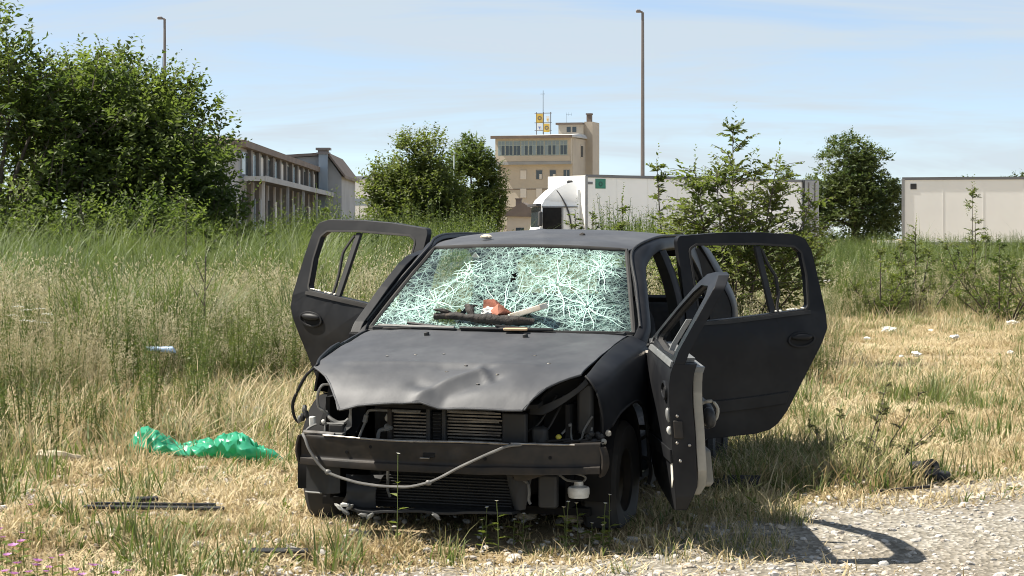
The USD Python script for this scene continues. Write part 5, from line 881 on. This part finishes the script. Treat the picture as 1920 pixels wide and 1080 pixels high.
# stones of the track
def stone(k): return [(lump((1., .8, .5), 300 + k, .5, 1, 1.6), ('stone_pale', 'stone_grey', 'stone_warm', 'stone_pale')[k % 4])]
pbr('stone_pale', (.32, .30, .27), .9, col2=(.46, .44, .41), nscale=30.); pbr('stone_grey', (.24, .225, .205), .9, col2=(.34, .32, .29), nscale=30.); pbr('stone_warm', (.33, .275, .215), .9, col2=(.42, .37, .31), nscale=30.)
p = np.vstack([wedge(9500, 8.5, 14.5, g)]); p = p[on_track(p, .18) | (g.uniform(0, 1, len(p)) < (.12 + .35 * (nz(p, .9, 33) > .5)) * (p[:, 1] < 12))]
q = wedge(1600, 8.4, 10.4, g); q = q[(q[:, 0] > -1.7) & (q[:, 0] < 1.2) & (q[:, 1] < 9.5)]; p = np.vstack([p, q])
sz = np.exp(g.normal(math.log(.011), .45, len(p))); scatter('stones', 'loose pale stones of the gravel track', 'stones', [stone(k) for k in range(8)], p, 8, .9, 1.1, .012, smod=np.clip(sz, .004, .034), tilt=.3)
# ---------------------------------------------------------------- things lying on and around the wreck
def cw(x, y, z): return tuple(float(q) for q in c2w((x, y, z))[0])
def cm(m): m = m.copy(); m.vertices = c2w(m.vertices); return m
def crump(m, amp, f, seed):
    v = m.vertices; n = np.stack([meshkit.fbm(v * f + k * 9.1 + seed, 3, seed + k) - .5 for k in range(3)], 1) * 2; return TM(v + amp * n, m.faces)
def at_ground(x, y, dz=0.): return float(gz(V([x]), V([y]))[0]) + dz
def lone(name, label, category, mesh, mat, group=None, smooth=30): return obj(name, mesh, mat, '/World', smooth, label=label, cat=category, **({'group': group} if group else {}))
g = np.random.default_rng(404)
stick = tube([(-.37, -.31, 1.03), (-.36, -.22, 1.035), (-.34, -.14, 1.03), (-.33, -.05, 1.025), (-.335, .06, 1.02), (-.34, .15, 1.018), (-.355, .215, 1.01)], [.018, .020, .017, .026, .028, .026, .018], 10, 60)
lone('charred_branch', 'thick charred branch lying across the foot of the windshield', 'branch', cm(crump(stick, .007, 28, 4)), 'charred_wood')
m = crump(tube([(-.42, -.165, 1.085), (-.40, -.135, 1.07), (-.37, -.115, 1.05), (-.36, -.10, 1.035)], [.006, .022, .020, .012], 8, 16), .006, 30, 7)
lone('charred_splinter', 'small black forked splinter standing up beside the broken brick', 'wood splinter', cm(cat(m, tube([(-.40, -.135, 1.07), (-.42, -.115, 1.085), (-.43, -.10, 1.083)], [.012, .008, .003], 6))), 'charred_wood')
m = crump(tube([(-.36, -.31, 1.065), (-.36, -.25, 1.058), (-.37, -.22, 1.05)], [.005, .012, .008], 7, 12), .005, 30, 9)
lone('charred_splinter', 'thin black splinter above the left end of the charred branch', 'wood splinter', cm(m), 'charred_wood')
m = M2T(m3.Manifold.hull_points((V([(-.05, -.045, -.03), (.04, -.05, -.03), (.05, .045, -.03), (-.045, .04, -.03), (-.045, -.035, .022), (.02, -.02, .04), (.045, .015, .0), (-.025, .04, .030)]) ).tolist()).refine_to_length(.02))
lone('broken_brick', 'broken red brick resting in the hole of the windshield', 'brick', cm(moved(TM(crump(m, .009, 30, 3).vertices * .82, m.faces), rot([0, 1, 0], -.35), rot([0, 0, 1], .9), (-.375, .035, 1.065))), 'brick')
m = M2T(m3.Manifold.hull_points(V([(-.02, -.045, -.025), (.02, -.05, -.022), (.022, .04, -.02), (-.02, .045, -.02), (-.02, -.03, .03), (.015, -.02, .035), (.0, .03, .02)]).tolist()).refine_to_length(.015))
lone('broken_brick', 'small chip of red brick left of the larger broken brick', 'brick', cm(moved(crump(m, .004, 25, 5), rot([1, 0, 0], .4), (-.42, -.03, 1.09))), 'brick')
m = rbox(-.105, .105, -.03, .03, -.014, .014, .004, 6)
lone('pale_plank', 'short pale plank end leaning on the windshield right of the broken brick', 'plank', cm(moved(m, rot([0, 0, 1], 1.15), rot([1, 0, 0], .30), (-.40, .175, 1.065))), 'pale_wood')
lone('glass_wad', 'crumpled white wad of glass crumbs beside the broken brick', 'glass fragments', cm(moved(crump(lump((.035, .045, .03), 5, .6, 2), .01, 40, 2), (-.40, -.025, 1.05))), 'litter_white')
lone('wood_chip', 'flat orange chip of wood lying on the rear edge of the hood', 'wood chip', cm(crump(moved(rbox(-.016, .016, -.06, .06, -.006, .006, .004, 6), rot([0, 0, 1], .12), (-.23, .155, .985)), .003, 30, 3)), 'orange_wood')
lone('roof_stone', 'flat beige stone lying on the front of the roof', 'stone', cm(moved(crump(lump((.035, .032, .012), 5, .3, 2), .003, 30, 2), (-1.22, -.29, 1.402))), 'limestone')
lone('roof_pebble', 'small dark pebble on the roof behind the windshield, right of its middle', 'stone', cm(moved(lump((.016, .018, .014), 9, .3, 2), (-1.5, .18, 1.405))), 'charred_wood')

# the green plastic sheet in the grass
leafmat('green_film', (.05, .40, .23), (.09, .52, .33), .50, .22, .0, tcol=(.04, .55, .30), spec=.6, nscale=3.)
n1, n2 = 90, 44; s_ = np.linspace(0, 1, n1); a_ = np.linspace(0, 2 * np.pi, n2, endpoint=False)
rr = np.interp(s_, [0, .05, .15, .28, .36, .5, .65, .78, .88, .95, 1], [.01, .08, .11, .085, .06, .085, .09, .09, .06, .05, .01]); hh = np.interp(s_, [0, .1, .28, .36, .6, .72, .85, 1], [.9, 1.15, .75, .55, .95, 1.15, .8, .5])
SA, AA = np.meshgrid(s_, a_, indexing='ij'); Q = np.stack([-2.40 + 1.02 * SA, 12.80 - .40 * SA + rr[:, None] * np.cos(AA) * 1.3, .015 + (rr * hh)[:, None] * (np.sin(AA) * .66 + .58)], -1)
wr = meshkit.fbm(Q * 7, 3, 31) - .5; rg = 1 - np.abs(2 * meshkit.fbm(Q * 11 + 3, 3, 37) - 1); Q[..., 2] += (.07 * wr + .045 * (rg ** 4 - .2)) * np.clip(SA * 12, 0, 1) * np.clip((1 - SA) * 12, 0, 1); Q[..., 1] += .10 * (meshkit.fbm(Q * 9 + 8, 3, 41) - .5); Q[..., 0] += .05 * (meshkit.fbm(Q * 12 + 5, 2, 43) - .5)
Q[..., 2] = np.maximum(Q[..., 2], .01) + at_ground(-1.95, 12.6) + .01; i_ = np.arange(n1 * n2).reshape(n1, n2); j_ = np.roll(i_, -1, 1)
F_ = np.vstack([np.stack([i_[:-1].ravel(), i_[1:].ravel(), j_[1:].ravel()], 1), np.stack([i_[:-1].ravel(), j_[1:].ravel(), j_[:-1].ravel()], 1)])
lone('plastic_sheet', 'crumpled bright green plastic sheet lying in the grass left of the car', 'plastic sheet', TM(Q.reshape(-1, 3), F_), 'green_film', smooth=28)
# strips and broken car parts on the ground
def lie(m, x, y, rz, dz=.02, tilt=0.): return moved(m, rot([0, 1, 0], tilt), rot([0, 0, 1], rz), (x, y, at_ground(x, y, dz)))
lone('trim_strip', 'long black plastic trim strip lying in the dry grass, bottom left', 'trim strip', lie(crump(cat(rbox(-.345, .345, -.022, .022, 0, .018, .006), rbox(-.32, .3, .018, .03, .012, .03, .004)), .012, 5, 3), -1.76, 10.12, -.03, .03), 'black_plastic')
lone('trim_fragment', 'short black fragment right behind the long trim strip', 'trim strip', lie(crump(rbox(-.075, .075, -.03, .03, 0, .022, .008), .01, 14, 5), -1.86, 10.38, .2, .03), 'black_plastic')
lone('plastic_plate', 'flat grey-black plastic plate in the turf at the bottom, left of the middle', 'plastic plate', lie(crump(rbox(-.13, .13, -.05, .05, 0, .012, .005), .010, 9, 6), -1.04, 9.14, .1, .03), 'black_plastic')
lone('black_tube', 'thick black cylinder lying beside the folded front door', 'car part', lie(cat(moved(M2T(m3.Manifold.cylinder(.20, .043, .043, 20).refine_to_length(.03)), rot([0, 1, 0], np.pi / 2), (-.02, 0, .04)), rbox(-.14, -.01, -.035, .04, .01, .06, .012)), 1.15, 11.0, -.1, .02), 'black_plastic')
lone('rusty_offcut', 'pale metal offcut beside the rear wheel, under the open rear door', 'car part', lie(crump(rbox(-.09, .09, -.05, .05, 0, .03, .008), .02, 9, 8), 1.18, 12.55, .3, .06), 'limestone')
lone('black_wreckage', 'black broken housing among the weeds at the track edge on the right', 'car part', lie(crump(cat(rbox(-.09, .03, -.06, .06, 0, .10, .02), rbox(.0, .12, -.05, .05, 0, .05, .015), moved(trimesh.creation.annulus(.02, .05, .05, sections=18), rot([1, 0, 0], 1.2), (-.02, -.06, .07))), .02, 11, 3), 2.31, 11.4, .2, .02), 'black_plastic')
lone('black_lath', 'thin black lath lying in front of the broken housing on the right', 'lath', lie(crump(rbox(-.17, .17, -.014, .014, 0, .016, .004), .012, 6, 4), 2.07, 10.9, .25, .02, -.05), 'charred_wood')
lone('grey_rag', 'grey crumpled rag between the weeds, left of the broken housing', 'rag', lie(crump(lump((.16, .10, .035), 21, .6, 3), .03, 12, 4), 1.86, 11.15, .1, .01), 'limestone')
lone('dry_log', 'pale dry stick lying in the grass at the left edge below the green sheet', 'stick', crump(tube([(-2.82, 12.25, .15), (-2.70, 12.2, .15), (-2.58, 12.25, .13)], [.03, .026, .018], 7, 16), .012, 12, 3), 'straw_pale')
lone('dry_stalk', 'dark dry stalk standing in the tall grass left of the open rear door', 'stalk', cat(tube([(-2.72, 18, 0), (-2.70, 18, .6), (-2.69, 18.02, 1.28)], [.014, .011, .004], 5, 10), *[tube([(-2.70, 18, z), (-2.70 + d, 18, z + .2)], [.006, .002], 4) for z, d in ((.7, .12), (.85, -.13), (.95, .1), (1.05, -.08), (.55, -.14))]), 'bark')
lone('blue_plastic', 'pale blue plastic scrap deep in the tall grass on the left', 'plastic scrap', moved(crump(rbox(-.11, .11, -.04, .04, 0, .04, .015), .05, 9, 6), (-2.87, 16.7, at_ground(-2.87, 16.7, .40))), 'litter_blue')
lone('white_bag', 'white crumpled bag behind the right end of the green sheet', 'plastic bag', lie(crump(lump((.10, .07, .06), 11, .5, 3), .03, 16, 4), -1.92, 15.1, .2, .04), 'litter_white')
for k, (px_, py_, sz, lb) in enumerate([(1668, 620, .17, 'white litter scrap on the dry field, leftmost and largest of the far ones'), (1718, 665, .13, 'white litter scrap standing alone in the middle of the dry field'), (1897, 607, .15, 'white litter scrap close to the right picture edge'), (1790, 636, .12, 'flat white litter scrap in front of the low bush'), (1745, 622, .07, 'tiny white litter scrap between two larger far ones'), (1548, 527, .10, 'white litter caught in the weeds right beside the open left rear door'), (1690, 668, .06, 'tiny pale litter scrap left of the lone scrap in the dry field'), (1625, 640, .07, 'tiny pale litter scrap left of the largest far one'), (1895, 663, .08, 'small pale litter scrap low at the right picture edge')]):
    Y = FPX * (CAM_Z - .13) / (py_ - HORIZON); z = None
    if py_ < 560: Y = 28.; z = CAM_Z - (py_ - HORIZON) * Y / FPX
    X = (px_ - 960) / FPX * Y; m = crump(lump((sz * .6, sz * .4, sz * .22), 90 + k, .7, 2), sz * .12, 20, k)
    lone('litter_scrap', lb, 'litter', moved(m, rot([0, 0, 1], k * 1.3), (X, Y, at_ground(X, Y, .06) if z is None else z)), 'litter_white')
for k, (px_, py_, sz, lb, mt) in enumerate([(340, 1074, .05, 'pale rounded stone at the very bottom, left of the middle', 'limestone'), (1228, 1028, .025, 'small dark stone alone on the gravel below the front door', 'charred_wood'), (1075, 992, .07, 'flat grey stone half hidden in grass in front of the front wheel', 'limestone'), (985, 990, .05, 'flat pale stone in the grass in front of the bumper', 'limestone'), (377, 898, .05, 'pale stone in the grass below the green sheet', 'limestone'), (715, 968, .04, 'white stone in the grass below the undertray', 'limestone')]):
    Y = FPX * (CAM_Z - .05) / (py_ - HORIZON); X = (px_ - 960) / FPX * Y
    lone('stone', lb, 'stone', lie(crump(lump((sz, sz * .7, sz * .35), 150 + k, .4, 2), sz * .1, 30, k), X, Y, k, .03), mt)

# flowers: mallow at the bottom left, small white heads before the bumper, white umbels on the left
leafmat('petal_mauve', (.42, .17, .42), (.56, .27, .55), .35, .5, .15, tcol=(.6, .3, .6), nscale=5.)
leafmat('petal_white', (.72, .72, .66), (.78, .78, .74), .30, .5, .1, tcol=(.8, .8, .76), nscale=5.)
pbr('pollen', (.55, .42, .06), .8)
def flower(X, Y, h, r, npet, mat, label, group, lean_=.03, nm='mallow_flower', z0=0., umbel=0):
    q = np.random.default_rng(int(abs(X * 977 + Y * 131) * 10)); t = thing(nm, label, 'flower', (X, Y, at_ground(X, Y) if Y < 40 else 0), q.uniform(0, 6), group)
    tip = V([lean_ * h * 2, 0, h]); obj('stem', tube([(0, 0, -.02), tip * V([.3, 1, .55]), tip], [.0028, .0022, .0016], 4, 6), 'blade_green', t, True)
    heads = [(tip, r)] if not umbel else [(tip + V([.05 * math.cos(a) * rr_, .05 * math.sin(a) * rr_, .01 * (1 - rr_)]), r) for a, rr_ in [(k * 2.4, math.sqrt(k / umbel)) for k in range(umbel)]]
    P, D, N = [], [], []
    for c, r_ in heads:
        a = np.arange(npet) * 2 * np.pi / npet; d = np.stack([np.cos(a), np.sin(a), np.full(npet, .55)], 1) + V([0, -.35, 0]); P.append(np.repeat(c[None], npet, 0)); D.append(d); N.append(np.repeat(V([[0, -.4, 1.]]), npet, 0))
    obj('petals', leaf_mesh(np.vstack(P), np.vstack(D), np.vstack(N), r, r * .85), mat, t); obj('flower_heart', moved(lump((r * .2,) * 3, 1, .05, 1), tip + V([0, 0, .002])), 'pollen', t)
    m = 5; zz = np.linspace(.15, .7, m) * h; a = np.arange(m) * 2.4; obj('leaves', leaf_mesh(np.c_[lean_ * zz, zz * 0, zz], np.stack([np.cos(a), np.sin(a), a * 0 + .3], 1), np.repeat(V([[0, 0, 1.]]), m, 0), .055, .03), 'weed_leaf', t)
for k in range(22):
    px_ = [10, 35, 18, 45, 8, 72, 90, 15, 70, 118, 60, 30, 250, 210, 130, 100, 150, 5, 85, 40, 180, 62][k]; py_ = [1008, 1012, 1022, 1000, 1040, 1060, 1070, 1068, 1052, 1040, 1072, 1076, 1066, 1074, 1068, 1046, 1075, 990, 1064, 1055, 1060, 968][k]
    h = .12 + .10 * ((k * 7) % 5) / 5; Y = FPX * (CAM_Z - h) / (py_ - HORIZON); X = (px_ - 960) / FPX * Y
    flower(X, Y, h, .017 + .005 * (k % 3), 6, 'petal_mauve', 'mauve five-petalled wild flower in the cluster at the bottom left corner', 'mauve wild flowers in the bottom left corner', .05)
for k, (px_, py_) in enumerate([(935, 940), (911, 952), (963, 975), (1062, 942), (1060, 952), (1084, 944), (1132, 945), (1142, 929), (1110, 982), (1131, 985), (905, 975), (980, 964), (745, 852)]):
    Y = 9.28 + .05 * (k % 3); z = CAM_Z - (py_ - HORIZON) * Y / FPX; X = (px_ - 960) / FPX * Y; h = z - at_ground(X, Y)
    if h > .03: flower(X, Y, h, .011, 8, 'petal_white', 'small white flower head on a thin stem in front of the bumper' if k < 12 else 'white flower on the tallest stem, standing before the bumper beam', 'white flowers in front of the bumper' if k < 12 else None, .02, 'white_flower')
for k, (px_, py_) in enumerate([(38, 576), (52, 582), (70, 580), (84, 590), (44, 602), (62, 604), (26, 592), (78, 606)]):
    Y = 16.6 + .1 * (k % 4); X = (px_ - 960) / FPX * Y; h = CAM_Z - (py_ - HORIZON) * Y / FPX - at_ground(X, Y); flower(X, Y, h, .009, 5, 'petal_white', 'white umbel flower at the left picture edge in tall grass', 'white umbels in the tall grass', .01, 'white_umbel', umbel=14)
# the light-edged wispy bush behind the gravel edge
sapling('broom_weed', 'wispy grey-green weed with thin leaning stems at the shaded grass beside the rear door', 2.0, 11.9, .62, .35, 7, 'straw_green', .03, 91, 1.3, None, .3, stems=[(.12, 0, .55), (.35, 0, .62), (.55, .05, .55), (.2, .1, .66), (-.1, 0, .5), (-.25, .1, .42), (.42, -.1, .4)], cat_='weed', slen=.16, thick=.3)
